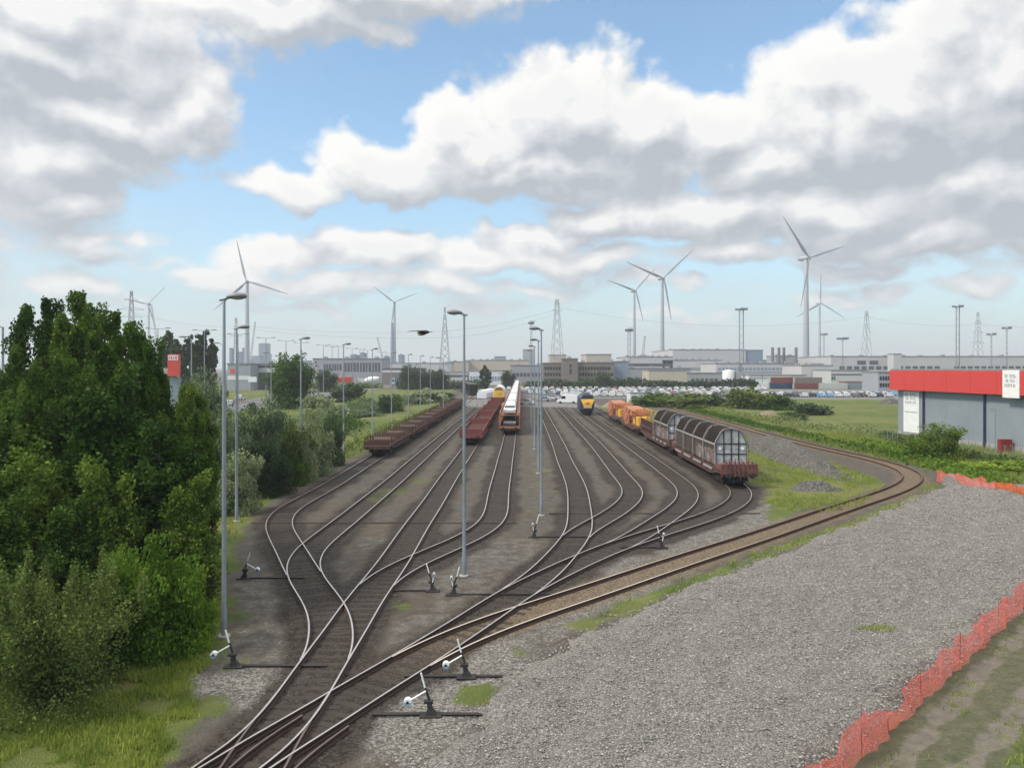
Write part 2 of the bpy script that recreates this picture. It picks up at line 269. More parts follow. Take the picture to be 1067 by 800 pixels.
 'R5': [(19.46,-5.656),(20.46,-5.179),(21.46,-4.705),(22.46,-4.22),(23.46,-3.711),(24.46,-3.164),(25.46,-2.562),(26.46,-1.88),(27.46,-1.097),(28.46,-0.223),(29.46,0.72),(30.46,1.704),(31.46,2.697),(32.46,3.678),(33.46,4.649),(34.46,5.614),(35.46,6.579),(36.46,7.552),(37.46,8.538),(38.46,9.535),(39.46,10.538),(40.46,11.543),(41.46,12.544),(42.46,13.538),(43.46,14.522),(44.46,15.495),(45.46,16.461),(46.46,17.42),(47.46,18.378),(48.46,19.335),(49.46,20.297),(50.46,21.265),(51.46,22.242),(52.46,23.225),(53.46,24.211),(54.46,25.196),(55.46,26.176),(56.46,27.146),(57.46,28.095),(58.46,29.015),(59.46,29.899),(60.46,30.741),(61.46,31.534),(62.46,32.274),(63.46,32.957),(64.46,33.576),(65.46,34.135),(66.46,34.629),(67.46,35.066),(68.46,35.445),(69.46,35.769),(70.46,36.041),(71.46,36.265),(72.46,36.444),(73.46,36.584),(74.46,36.688),(91.46,36.08),(107.46,35.87),(123.46,36.31),(139.46,36.63),(155.46,36.82),(171.46,36.97),(187.46,37.14),(203.46,37.33),(219.46,37.53),(230.0,37.67)],
}
# ------------------------------------------------------------------ tracks (ground coordinates of the centre lines: depth, x)
TR['L2'] += [(200, -8.3), (235, -10.6), (270, -14.2), (300, -18.4), (340, -25.5)]
TR['C'] = [(9.0, -6.02), (14, -6.03), (17.8, -6.05), (19, -6.07), (20.5, -6.06), (22, -6.00)]
TR['D'] = [(9.0, -6.03), (14.0, -6.02), (16, -6.01), (17.2, -5.93), (18.2, -5.74), (19.3, -5.37), (20.3, -4.94)]
def curve(k):
    a = np.array(TR[k], float); y, x = a[:, 0], a[:, 1]
    return y, x
def ext(k, ynew):                                   # run a main line back under the viewer
    y, x = curve(k); h = (x[3]-x[0])/(y[3]-y[0])
    TR[k] = [(ynew, x[0]-h*(y[0]-ynew))]+TR[k]
ext('L3', 9.0); ext('R4', 15.2)
def hermite(k, step):
    y, x = curve(k); m = np.gradient(x, y); m[1:-1] = np.where(np.abs(m[1:-1]) < 9, m[1:-1], 0)
    yy = [y[0]]
    while yy[-1] < y[-1]:
        yy.append(min(y[-1], yy[-1]+(step if yy[-1] < 70 else step*4)))
    yy = np.array(yy); i = np.clip(np.searchsorted(y, yy, 'right')-1, 0, len(y)-2)
    h = y[i+1]-y[i]; t = (yy-y[i])/h
    xx = (2*t**3-3*t**2+1)*x[i]+(t**3-2*t**2+t)*h*m[i]+(-2*t**3+3*t**2)*x[i+1]+(t**3-t**2)*h*m[i+1]
    return np.stack([xx, yy], 1)
CUR = {k: hermite(k, .35) for k in TR}
JOIN = {'L2': 'L3', 'L1': 'L2', 'L4': 'L3', 'R4': None, 'R5': 'R4', 'R1': 'R4', 'R2': 'R1', 'R3': 'R4'}
for k, j in JOIN.items():
    if not j: continue
    P, Q = CUR[k], CUR[j]; dx = np.abs(P[:, 0]-np.interp(P[:, 1], Q[:, 1], Q[:, 0]))
    near = np.where(dx < .05)[0]; i0 = near[-1] if len(near) else dx[:60].argmin()
    CUR[k] = P[i0:]
def off(P, g):
    t = np.gradient(P, axis=0); t /= np.linalg.norm(t, axis=1)[:, None]
    return P+np.stack([-t[:, 1], t[:, 0]], 1)*g
PROF = [(-.070, .02), (.070, .02), (.070, .045), (.014, .062), (.014, .115), (.036, .128), (.036, .163), (.027, .17), (-.027, .17), (-.036, .163), (-.036, .128), (-.014, .115), (-.014, .062), (-.070, .045)]
def rail_mesh(P, z):
    n = len(PROF); rs = [off(P, px) for px, _ in PROF]
    V = np.stack([np.column_stack([rs[j], np.full(len(P), PROF[j][1]+z)]) for j in range(n)], 1).reshape(-1, 3)
    i = np.arange(len(P)-1)[:, None]*n; j = np.arange(n)[None]; k = (j+1) % n
    return V, np.stack([i+k, i+j, i+n+j, i+n+k], -1).reshape(-1, 4)
TRACKS = [  # name of curve, z step, rail material, label
 ('L1', -.008, 'rail', 'leftmost yard track, curving out to the rake of rusty stake wagons'),
 ('L2', -.004, 'rail', 'empty polished track between the stake wagons and the red flat wagons'),
 ('L3', 0., 'rail', 'polished track running under the red flat wagons with the yellow ended hood wagon'),
 ('L4', -.005, 'rail', 'track that swings out under the orange car carrier train'),
 ('R1', -.006, 'rail', 'polished track just right of the row of lamp posts in mid yard'),
 ('R2', -.010, 'rail', 'empty curved track between the lamp post track and the locomotive track'),
 ('R3', -.003, 'rail', 'curved track leading to the blue and yellow locomotive'),
 ('R4', -.0015, 'rail', 'long diagonal main track that ends under the hooded wagons'),
 ('R5', -.007, 'rail_rust', 'rusty outer track bending round between the gravel field and the grass'),
 ('C', -.009, 'rail_dull', 'short dull straight track joining the left yard throat from below'),
 ('D', -.012, 'rail_dull', 'short dull track joining the right diagonal from below'),
]
sl = MB(); sl.bbox(-.125, .125, -1.25, 1.25, -.08, .012, .008); SLEEPER = sl.mesh('sleeper', 'sleeper')
for k, z, mat, lab in TRACKS:
    P = CUR[k]; root = thing('railway_track', lab, 'railway track', (0, 0, 0), 0, 'yard tracks')
    for g in (.7525, -.7525):
        V, Fq = rail_mesh(off(P, g), z); link('rail', fastmesh('rail', V, Fq, [M[mat]]), root)
    s = np.concatenate([[0], np.cumsum(np.hypot(*np.diff(P, axis=0).T))])
    st = np.arange(.3, s[-1], .62); sx = np.interp(st, s, P[:, 0]); sy = np.interp(st, s, P[:, 1])
    t = np.gradient(P, axis=0); an = np.interp(st, s, np.arctan2(t[:, 1], t[:, 0]))
    if k in JOIN and JOIN[k]:                         # shared long timbers near the points belong to the through track
        Q = CUR[JOIN[k]]; sep = np.abs(sx-np.interp(sy, Q[:, 1], Q[:, 0])); keep = sep > .35; st, sx, sy, an = st[keep], sx[keep], sy[keep], an[keep]
    vis = np.where((sy > 16.5))[0]; one = vis[:100]
    for i in one:
        o = bpy.data.objects.new('sleeper', SLEEPER); col.objects.link(o); o.parent = root
        o.location = (sx[i], sy[i], z+random.uniform(-.012, .004)-(.030 if k == 'R5' else 0)); o.rotation_euler = (0, 0, an[i]+random.uniform(-.02, .02))
    rest = vis[100:]
    rest = rest[sy[rest] < 130]
    if len(rest):
        base = np.array([v.co[:] for v in SLEEPER.vertices]); fl = [tuple(p.vertices) for p in SLEEPER.polygons]
        mb = MB()
        for i in rest:
            c, s_ = math.cos(an[i]), math.sin(an[i])
            mb.add([(sx[i]+c*v[0]-s_*v[1], sy[i]+s_*v[0]+c*v[1], v[2]+z-.004-(.030 if k == 'R5' else 0)) for v in base], fl)
        tag(mb.obj('sleepers', 'sleeper', root), kind='stuff')

# ------------------------------------------------------------------ ground sheets
def sdf(X, Y, poly):                                 # signed distance, positive inside
    poly = [(p[0], p[1]) for p in poly]; d = np.full(X.shape, 1e9); ins = np.zeros(X.shape, bool)
    for (x0, y0), (x1, y1) in zip(poly, poly[1:]+poly[:1]):
        ex, ey = x1-x0, y1-y0; t = np.clip(((X-x0)*ex+(Y-y0)*ey)/(ex*ex+ey*ey+1e-12), 0, 1)
        d = np.minimum(d, np.hypot(X-x0-t*ex, Y-y0-t*ey))
        c = (y0 > Y) != (y1 > Y); ins ^= c & (X < (x1-x0)*(Y-y0)/((y1-y0) if abs(y1-y0) > 1e-9 else 1e-9)+x0)
    return np.where(ins, d, -d)
def pts_dist(X, Y, P):
    d = np.full(X.shape, 1e9)
    for a, b in zip(P[:-1], P[1:]):
        e = b-a; t = np.clip(((X-a[0])*e[0]+(Y-a[1])*e[1])/(e@e), 0, 1); d = np.minimum(d, np.hypot(X-a[0]-t*e[0], Y-a[1]-t*e[1]))
    return d
def vnoise(X, Y, s, seed=0):                         # smooth value noise on the ground plane
    r = np.random.default_rng(seed); T = r.random((256, 256)); x, y = X*s, Y*s; i, j = np.floor(x).astype(int), np.floor(y).astype(int)
    u, v = x-i, y-j; u = u*u*(3-2*u); v = v*v*(3-2*v); g = lambda a, b: T[a % 256, b % 256]
    return (g(i, j)*(1-u)+g(i+1, j)*u)*(1-v)+(g(i, j+1)*(1-u)+g(i+1, j+1)*u)*v
def sstep(a, b, x): t = np.clip((x-a)/(b-a), 0, 1); return t*t*(3-2*t)
def grid(xs, ys):
    X, Y = np.meshgrid(xs, ys); n = len(xs); i = np.arange(len(ys)-1)[:, None]*n; j = np.arange(n-1)[None]
    return X, Y, np.stack([i+j, i+j+1, i+n+j+1, i+n+j], -1).reshape(-1, 4)
def attr(me, name, a):
    at = me.attributes.new(name, 'FLOAT', 'POINT'); at.data.foreach_set('value', np.asarray(a, np.float32).ravel())
def g2(pts, z=0.): return [tuple(gp(x, y, z)[:2]) for x, y in pts]

xs = np.concatenate([[-6000, -2500, -1000, -500, -250, -140, -90, -70, -58], np.arange(-50, 50.1, .28), [54, 60, 70, 90, 140, 250, 500, 1000, 2500, 6000]])
ys = [-300, -100, -20, 5, 10]; y = 13.
while y < 330: ys.append(y); y += max(.2, .0105*y)
ys = np.array(ys+[340, 380, 450, 600, 1000, 2000, 4000, 7000])
X, Y, FQ = grid(xs, ys)
near = (np.abs(X) < 55) & (Y > 8) & (Y < 335)
dt = np.full(X.shape, 99.)
for k in CUR:
    if k == 'R5': continue
    P = CUR[k][::2] if k not in 'CD' else CUR[k]
    m = near & (X > P[:, 0].min()-5) & (X < P[:, 0].max()+5); dt[m] = np.minimum(dt[m], pts_dist(X[m], Y[m], P))
d5 = np.full(X.shape, 99.); m = near & (X > -8); d5[m] = pts_dist(X[m], Y[m], CUR['R5'][::2])
wob = (vnoise(X, Y, .55, 3)-.5)*1.2+(vnoise(X, Y, 1.7, 4)-.5)*.7
track = sstep(1.95, 1.0, dt+wob*.55)
rust = sstep(1.55, .85, d5+wob*.35)*sstep(22, 30, Y)
LEFT = [(-6000, 900)]+[(-25, 330), (-20, 240)]+g2([(470, 428), (430, 446), (380, 470), (335, 492), (290, 515), (258, 540), (242, 575), (236, 620), (232, 665), (222, 692)])+g2([(200, 712), (212, 735), (205, 757), (172, 790), (140, 900)])+[(-7.5, 5), (-7, -300), (-6000, -300)]
A = sdf(X, Y, LEFT); grass = sstep(-.9, .7, A+wob*.7)
RIGHT = [(38.4, 235), (38.2, 100), (38.6, 80), (38.5, 70), (37.5, 63)]+[(60, 56), (300, 50), (6000, 50), (6000, 900), (20, 400), (20, 330), (24, 235)]
grass = np.maximum(grass, sstep(-.9, .9, sdf(X, Y, RIGHT)+wob))
MID = [(20.6, 190), (20.2, 100), (20.2, 66)]+g2([(800, 515), (796, 545), (770, 560), (800, 566), (860, 548), (905, 525), (925, 505)])+[(31.5, 70), (32.6, 85), (32.6, 190)]
grass = np.maximum(grass, sstep(-.6, .8, sdf(X, Y, MID)+wob)*(.55+.45*sstep(.35, .6, vnoise(X, Y, .25, 9)+.2*vnoise(X, Y, 1.1, 5))))
STRIP = g2([(600, 650), (640, 628), (720, 598), (800, 570), (880, 545), (950, 512), (972, 500), (985, 505), (900, 548), (800, 582), (720, 612), (650, 645), (620, 658)])
grass = np.maximum(grass, .78*sstep(-.5, .5, sdf(X, Y, STRIP)+wob*.9))
for px, py, r, w in ((566, 490, 1.6, .75), (562, 505, 1.2, .65), (576, 512, 1.0, .5), (410, 512, 3.0, .55), (440, 500, 2.5, .5), (395, 520, 2.0, .5), (555, 530, 1.3, .4), (495, 722, .7, .9), (508, 716, .5, .9), (417, 632, .5, .6), (413, 625, .4, .5), (540, 680, .8, .6), (250, 690, .8, .5), (245, 640, 1.0, .6), (225, 735, .9, .7), (450, 660, 1.6, .35), (470, 668, 1.2, .3), (560, 600, 1.5, .25), (600, 600, 1.0, .3)):
    p = gp(px, py); grass = np.maximum(grass, w*sstep(r, r*.2, np.hypot(X-p.x, (Y-p.y)*.7)+wob*.5))
grass *= 1-.9*sstep(1.9, 1.2, d5+wob*.3)
light = np.zeros(X.shape)
for poly, w in ((g2([(175, 705), (230, 690), (330, 700), (300, 735), (240, 740), (190, 730)]), .8), (g2([(440, 700), (520, 660), (560, 690), (520, 730), (430, 790), (380, 800), (370, 760)]), .75), (g2([(560, 640), (620, 600), (690, 565), (770, 530), (810, 520), (830, 545), (760, 580), (640, 640), (560, 665)]), .6), (g2([(360, 560), (420, 540), (440, 590), (400, 640), (370, 700), (345, 640)]), .2), (g2([(240, 600), (285, 600), (310, 660), (290, 700), (240, 700)]), .35), (g2([(470, 560), (560, 560), (560, 600), (500, 640), (440, 690), (400, 680), (440, 630)]), .32)):
    light = np.maximum(light, w*sstep(-.8, .6, sdf(X, Y, poly)+wob))
# open ash strips between the tracks are paler than the tracks themselves
light = np.maximum(light, .22*sstep(40, 60, Y)*sstep(2.0, 2.6, dt)*(np.abs(X) < 24))
bed = sstep(1.9, 1.1, dt)*.0
Z = np.where(near, (vnoise(X, Y, 1.3, 11)-.5)*.045+(vnoise(X, Y, 3.1, 12)-.5)*.03, 0)*sstep(.6, 1.6, np.minimum(dt, d5))*np.where(Y < 120, 1, 0)
Z = Z+np.where(near & (Y < 150), grass*(vnoise(X, Y, .35, 21)-.4)*.22*sstep(2.2, 4, np.minimum(dt, d5)), 0)-.006*np.clip(light*0, 0, 1)
g = fastmesh('ground', np.column_stack([X.ravel(), Y.ravel(), Z.ravel()]), FQ, [], smooth=True)
for n_, a_ in (('track', track), ('rust', rust), ('grass', grass), ('light', light)): attr(g, n_, a_)
def at(nt, n_): a = N(nt, 'ShaderNodeAttribute'); a.attribute_name = n_; return a.outputs['Fac']
m, nt, b = newmat('yard_ground'); p = pos(nt)
fine = noise(nt, 14, 5, .75, p); mid = noise(nt, 1.6, 6, .65, p); big = noise(nt, .22, 4, .6, p)
vor = N(nt, 'ShaderNodeTexVoronoi'); vor.inputs['Scale'].default_value = 17; L(nt, p, vor.inputs['Vector'])
stone = N(nt, 'ShaderNodeSeparateColor'); L(nt, vor.outputs['Color'], stone.inputs[0]); stone = stone.outputs[0]
ash = ramp(nt, mid, [(.28, (.048, .0445, .040)), (.5, (.082, .077, .069)), (.72, (.124, .117, .106))])
ash = mix(nt, ramp(nt, big, [(.42, 0), (.66, .6)]), ash, (.088, .066, .043))
ash = mix(nt, math_(nt, 'MULTIPLY', ramp(nt, fine, [(.45, 0), (.7, 1)]), .5), ash, (.130, .119, .102))
lg = ramp(nt, stone, [(0, (.065, .062, .056)), (.5, (.155, .147, .135)), (1, (.30, .29, .27))])
lf = ramp(nt, math_(nt, 'ADD', at(nt, 'light'), math_(nt, 'MULTIPLY', math_(nt, 'SUBTRACT', mid, .5), 1.2)), [(.2, 0), (.75, 1)])
c = mix(nt, lf, ash, lg)
tk = ramp(nt, stone, [(0, (.013, .0115, .0105)), (.6, (.035, .030, .026)), (1, (.078, .068, .060))])
tk = mix(nt, ramp(nt, mid, [(.5, 0), (.75, .7)]), tk, (.036, .024, .017))
tf = ramp(nt, math_(nt, 'ADD', at(nt, 'track'), math_(nt, 'MULTIPLY', math_(nt, 'SUBTRACT', mid, .5), .7)), [(.15, 0), (.8, 1)])
c = mix(nt, math_(nt, 'MULTIPLY', tf, .93), c, tk)
rt = ramp(nt, stone, [(0, (.065, .048, .032)), (.5, (.145, .109, .073)), (1, (.23, .182, .128))])
c = mix(nt, math_(nt, 'MULTIPLY', at(nt, 'rust'), .9), c, rt)
gn = noise(nt, .45, 5, .7, p)
gr = ramp(nt, gn, [(.3, (.045, .078, .018)), (.5, (.088, .122, .026)), (.68, (.165, .185, .05))])
gr = mix(nt, ramp(nt, noise(nt, .055, 4, .6, p), [(.45, 0), (.62, .75)]), gr, (.185, .18, .062))
gr = mix(nt, math_(nt, 'MULTIPLY', fine, .5), gr, (.06, .08, .026))
gf = ramp(nt, math_(nt, 'ADD', at(nt, 'grass'), math_(nt, 'MULTIPLY', math_(nt, 'SUBTRACT', noise(nt, 3.2, 5, .7, p), .5), 1.1)), [(.32, 0), (.68, 1)])
c = mix(nt, gf, c, gr)
L(nt, c, b.inputs['Base Color']); b.inputs['Roughness'].default_value = .95; b.inputs['Specular IOR Level'].default_value = .2
bp = N(nt, 'ShaderNodeBump'); bp.inputs['Strength'].default_value = .8; bp.inputs['Distance'].default_value = .05
L(nt, math_(nt, 'ADD', vor.outputs['Distance'], fine), bp.inputs['Height']); L(nt, bp.outputs[0], b.inputs['Normal'])
g.materials.append(m); tag(link('ground', g), kind='structure')

# gravel field: a raised spread of broken stone
FIELD = g2([(330, 905), (415, 800), (462, 772), (508, 722), (540, 694), (596, 664), (650, 640), (712, 614), (800, 578), (880, 550), (940, 524), (984, 504)], .0)+[(37.2, 62.3), (44, 60), (52, 56), (62, 52)]+g2([(1200, 545), (1100, 612), (1065, 640), (1010, 690), (960, 737), (900, 792), (860, 830), (790, 920)], .0)
xs = np.arange(-4, 64, .22); ys = []; y = 14.
while y < 66: ys.append(y); y += max(.16, .0075*y)
X, Y, FQ = grid(xs, np.array(ys)); wob = (vnoise(X, Y, .9, 31)-.5)*.9+(vnoise(X, Y, 2.6, 32)-.5)*.5
D = sdf(X, Y, FIELD)+wob
Z = -.08+.34*sstep(-.05, 1.1, D)+sstep(0, .6, D)*((vnoise(X, Y, .16, 33)-.5)*.35+(vnoise(X, Y, 1.1, 34)-.5)*.10+(vnoise(X, Y, 3.3, 35)-.5)*.07)
crest = gp(985, 503); Z += 1.0*np.exp(-(((X-crest.x-1)/3.2)**2+((Y-crest.y+.5)/1.1)**2))*sstep(-.1, .7, D)
FIELDZ = (xs, np.array(ys), Z)
k = (D > -.12).ravel(); keep = k[FQ].all(1)
gm = fastmesh('gravel_field', np.column_stack([X.ravel(), Y.ravel(), Z.ravel()]), FQ[keep], [], smooth=True)
def gravelmat(name, dark, midc, lightc, sc_=11):
    m, nt, b = newmat(name); p = pos(nt)
    v = N(nt, 'ShaderNodeTexVoronoi'); v.inputs['Scale'].default_value = sc_; L(nt, p, v.inputs['Vector'])
    v2 = N(nt, 'ShaderNodeTexVoronoi'); v2.inputs['Scale'].default_value = sc_*2.3; L(nt, p, v2.inputs['Vector'])
    s1 = N(nt, 'ShaderNodeSeparateColor'); L(nt, v.outputs['Color'], s1.inputs[0]); s2 = N(nt, 'ShaderNodeSeparateColor'); L(nt, v2.outputs['Color'], s2.inputs[0])
    f = math_(nt, 'ADD', math_(nt, 'MULTIPLY', s1.outputs[0], .55), math_(nt, 'MULTIPLY', s2.outputs[1], .45))
    c = ramp(nt, f, [(.18, dark), (.5, midc), (.85, lightc)])
    c = mix(nt, ramp(nt, v.outputs['Distance'], [(.38, 0), (.70, .55)]), c, (dark[0]*.6, dark[1]*.6, dark[2]*.6))
    c = mix(nt, math_(nt, 'MULTIPLY', ramp(nt, noise(nt, .35, 5, .65, p), [(.4, 0), (.65, 1)]), .30), c, (dark[0]*1.1, dark[1]*1.1, dark[2]*1.05))
    L(nt, c, b.inputs['Base Color']); b.inputs['Roughness'].default_value = .9; b.inputs['Specular IOR Level'].default_value = .25
    bp = N(nt, 'ShaderNodeBump'); bp.inputs['Strength'].default_value = .6; bp.inputs['Distance'].default_value = .05; bp.invert = True
    L(nt, math_(nt, 'ADD', v.outputs['Distance'], math_(nt, 'MULTIPLY', v2.outputs['Distance'], .5)), bp.inputs['Height']); L(nt, bp.outputs[0], b.inputs['Normal'])
    return m
M['gravel'] = gravelmat('broken_stone', (.095, .091, .085), (.200, .193, .181), (.33, .32, .302), 20)
M['heap'] = gravelmat('heap_ballast', (.05, .048, .045), (.105, .10, .094), (.19, .183, .173), 6)
M['sand'] = gravelmat('sandy_spoil', (.17, .13, .085), (.24, .19, .13), (.32, .26, .19), 5)
gm.materials.append(M['gravel']); tag(link('gravel_field', gm), kind='structure')
def fz(x, y):
    xs, ys, Z = FIELDZ; i = int(np.clip((x-xs[0])/.22, 0, len(xs)-2)); j = int(np.clip(np.searchsorted(ys, y), 1, len(ys)-1)); return float(Z[j, i])
# loose stones on it
m, nt, b = newmat('loose_stone'); gg = nt.nodes.new('ShaderNodeNewGeometry')
L(nt, ramp(nt, gg.outputs['Random Per Island'], [(0, (.085, .082, .076)), (.5, (.198, .191, .180)), (1, (.36, .348, .33))]), b.inputs['Base Color']); b.inputs['Roughness'].default_value = .88
oct_ = np.array([(1, 0, 0), (0, 1, 0), (-1, 0, 0), (0, -1, 0), (0, 0, 1), (0, 0, -.6)]); of = np.array([(0, 1, 4), (1, 2, 4), (2, 3, 4), (3, 0, 4), (1, 0, 5), (2, 1, 5), (3, 2, 5), (0, 3, 5)])
def stones(n, ymax, pw, r0, r1):
    y = 16.5+(ymax-16.5)*rng.random(n*3)**pw; x = -4+60*rng.random(n*3)
    k = (np.abs(x) < y*.72+1); x, y = x[k], y[k]; d = sdf(x, y, FIELD); k = d > -1.0*rng.random(len(d))**7; x, y = x[k][:n], y[k][:n]
    z = np.maximum(np.array([fz(a, c) for a, c in zip(x, y)]), 0); n = len(x)
    s = (r0+(r1-r0)*rng.random(n)**2)[:, None, None]*(1+y/60)[:, None, None]*(.65+.7*rng.random((n, 6, 3)))*np.array([1, 1, .62])
    a = rng.random(n)*6.28; V = oct_[None]*s; c_, s_ = np.cos(a)[:, None], np.sin(a)[:, None]
    V = np.stack([V[..., 0]*c_-V[..., 1]*s_, V[..., 0]*s_+V[..., 1]*c_, V[..., 2]+V[..., 0]*.3*(rng.random(n)[:, None]-.5)], -1)
    V += np.stack([x, y, z+.012], 1)[:, None]
    return V.reshape(-1, 3), (of[None]+6*np.arange(n)[:, None, None]).reshape(-1, 3)
V, Fq = stones(90000, 60, 1.55, .011, .032)
tag(link('gravel', fastmesh('gravel', V, Fq, [m])), kind='stuff')

# dirt path at the lower right, two wheel ruts
PATH = g2([(1300, 560), (1065, 645), (1012, 694), (962, 741), (902, 797), (830, 880), (1100, 1200), (1600, 900)])
xs = np.arange(6, 40, .12); ys = np.arange(12, 42, .16); X, Y, FQ = grid(xs, ys)
D = sdf(X, Y, PATH)+(vnoise(X, Y, 1.2, 41)-.5)*.5
rut = lambda pts, w: sstep(w, w*.35, pts_dist(X, Y, np.array(g2(pts)))+(vnoise(X, Y, 1.4, 42)-.5)*.4)
ruts = np.maximum(rut([(890, 850), (935, 803), (985, 745), (1030, 695), (1075, 650), (1200, 560)], .34), rut([(950, 870), (1012, 802), (1040, 768), (1070, 732), (1200, 610)], .40))
Z = .05+.06*sstep(-.3, .4, D)-.05*ruts+(vnoise(X, Y, 1.9, 43)-.5)*.04
k = (D > -.45).ravel(); keep = k[FQ].all(1)
pm = fastmesh('path', np.column_stack([X.ravel(), Y.ravel(), Z.ravel()]), FQ[keep], [], smooth=True)
attr(pm, 'rut', ruts); lush = sstep(-.2, .8, sdf(X, Y, g2([(1040, 800), (1066, 760), (1200, 640), (1500, 900), (1060, 900), (1030, 830)]))); attr(pm, 'lush', lush)
m, nt, b = newmat('rutted_dirt'); p = pos(nt); n1 = noise(nt, 2.4, 6, .7, p); n2 = noise(nt, 12, 4, .7, p)
dirt = ramp(nt, math_(nt, 'ADD', math_(nt, 'MULTIPLY', n1, .6), math_(nt, 'MULTIPLY', n2, .4)), [(.35, (.085, .076, .061)), (.65, (.165, .149, .124))])
gr = ramp(nt, math_(nt, 'ADD', math_(nt, 'MULTIPLY', n1, .5), math_(nt, 'MULTIPLY', n2, .5)), [(.36, (.042, .048, .023)), (.5, (.070, .073, .038)), (.66, (.12, .112, .07))])
gr = mix(nt, at(nt, 'lush'), gr, ramp(nt, n2, [(.35, (.035, .075, .014)), (.65, (.10, .15, .03))]))
L(nt, mix(nt, ramp(nt, math_(nt, 'ADD', at(nt, 'rut'), math_(nt, 'MULTIPLY', math_(nt, 'SUBTRACT', n1, .5), 1.1)), [(.25, 0), (.8, .9)]), gr, dirt), b.inputs['Base Color'])
b.inputs['Roughness'].default_value = .95
bp = N(nt, 'ShaderNodeBump'); bp.inputs['Strength'].default_value = .7; bp.inputs['Distance'].default_value = .05; L(nt, n2, bp.inputs['Height']); L(nt, bp.outputs[0], b.inputs['Normal'])
pm.materials.append(m); tag(link('path', pm), kind='structure')

# highway, car park and service road sheets
def sheet(name, pts, z, mat):
    me = bpy.data.meshes.new(name); me.from_pydata([(x, y, z) for x, y in pts], [], [tuple(range(len(pts)))]); me.materials.append(M[mat]); return tag(link(name, me), kind='structure')
def asphalt(name, a, b_):
    m, nt, b = newmat(name); p = pos(nt)
    L(nt, ramp(nt, math_(nt, 'ADD', math_(nt, 'MULTIPLY', noise(nt, .12, 4, .6, p), .6), math_(nt, 'MULTIPLY', noise(nt, 6, 4, .6, p), .4)), [(.35, a), (.65, b_)]), b.inputs['Base Color']); b.inputs['Roughness'].default_value = .85
    return m
M['asphalt'] = asphalt('road_asphalt', (.07, .07, .072), (.12, .12, .12)); M['parking'] = asphalt('parking_asphalt', (.10, .10, .102), (.16, .16, .16))
sheet('road', [(-78, 60), (-60, 60), (-60, 900), (-78, 900)], .012, 'asphalt')
sheet('car_park', [(-14, 243), (8, 236), (60, 232), (150, 226), (150, 330), (20, 345), (-14, 345)], .012, 'parking')
sheet('service_road', [(-12, 181.5), (21, 181.5), (22, 200), (-8, 230), (-30, 230), (-16, 200)], .010, 'parking')
ln = MB()
for i in range(70):
    ln.box(-73.6, -73.45, 60+i*12, 64+i*12, .016, .018); ln.box(-64.5, -64.35, 60+i*12, 64+i*12, .016, .018)
for x in (-77.6, -69.9, -68.2, -60.5): ln.box(x, x+.15, 60, 900, .016, .018)
tag(ln.obj('road_marking', 'white_paint'), kind='structure')
# ------------------------------------------------------------------ vegetation
def leaves(C, S, size, up=.35, stretch=1.45):
    """leaf quads round clump centres C with spreads S"""
    n = len(C); q = rng.normal(size=(n, 3)); q /= np.linalg.norm(q, axis=1)[:, None]; P = C+q*S*1.75*(.35+.75*rng.random((n, 1))**.6)
    d = rng.normal(size=(n, 3))*.75+q; d[:, 2] += up; d /= np.linalg.norm(d, axis=1)[:, None]     # leaves face outwards from their puff
    d0 = d; d = np.cross(d0, rng.normal(size=(n, 3))); d /= np.linalg.norm(d, axis=1)[:, None]; e = np.cross(d, d0); e /= np.linalg.norm(e, axis=1)[:, None]; f = np.cross(d, e)
    s = (size*(.6+.8*rng.random(n)))[:, None]
    V = np.stack([P-e*s*stretch*.5, P+f*s*.5-e*s*.1, P+e*s*stretch*.5, P-f*s*.5-e*s*.1], 1).reshape(-1, 3)
    return V, np.arange(len(V)).reshape(-1, 4)
def wood(mb, segs, n=6):
    for pts, r in segs: mb.tube(pts, r, n, 0)
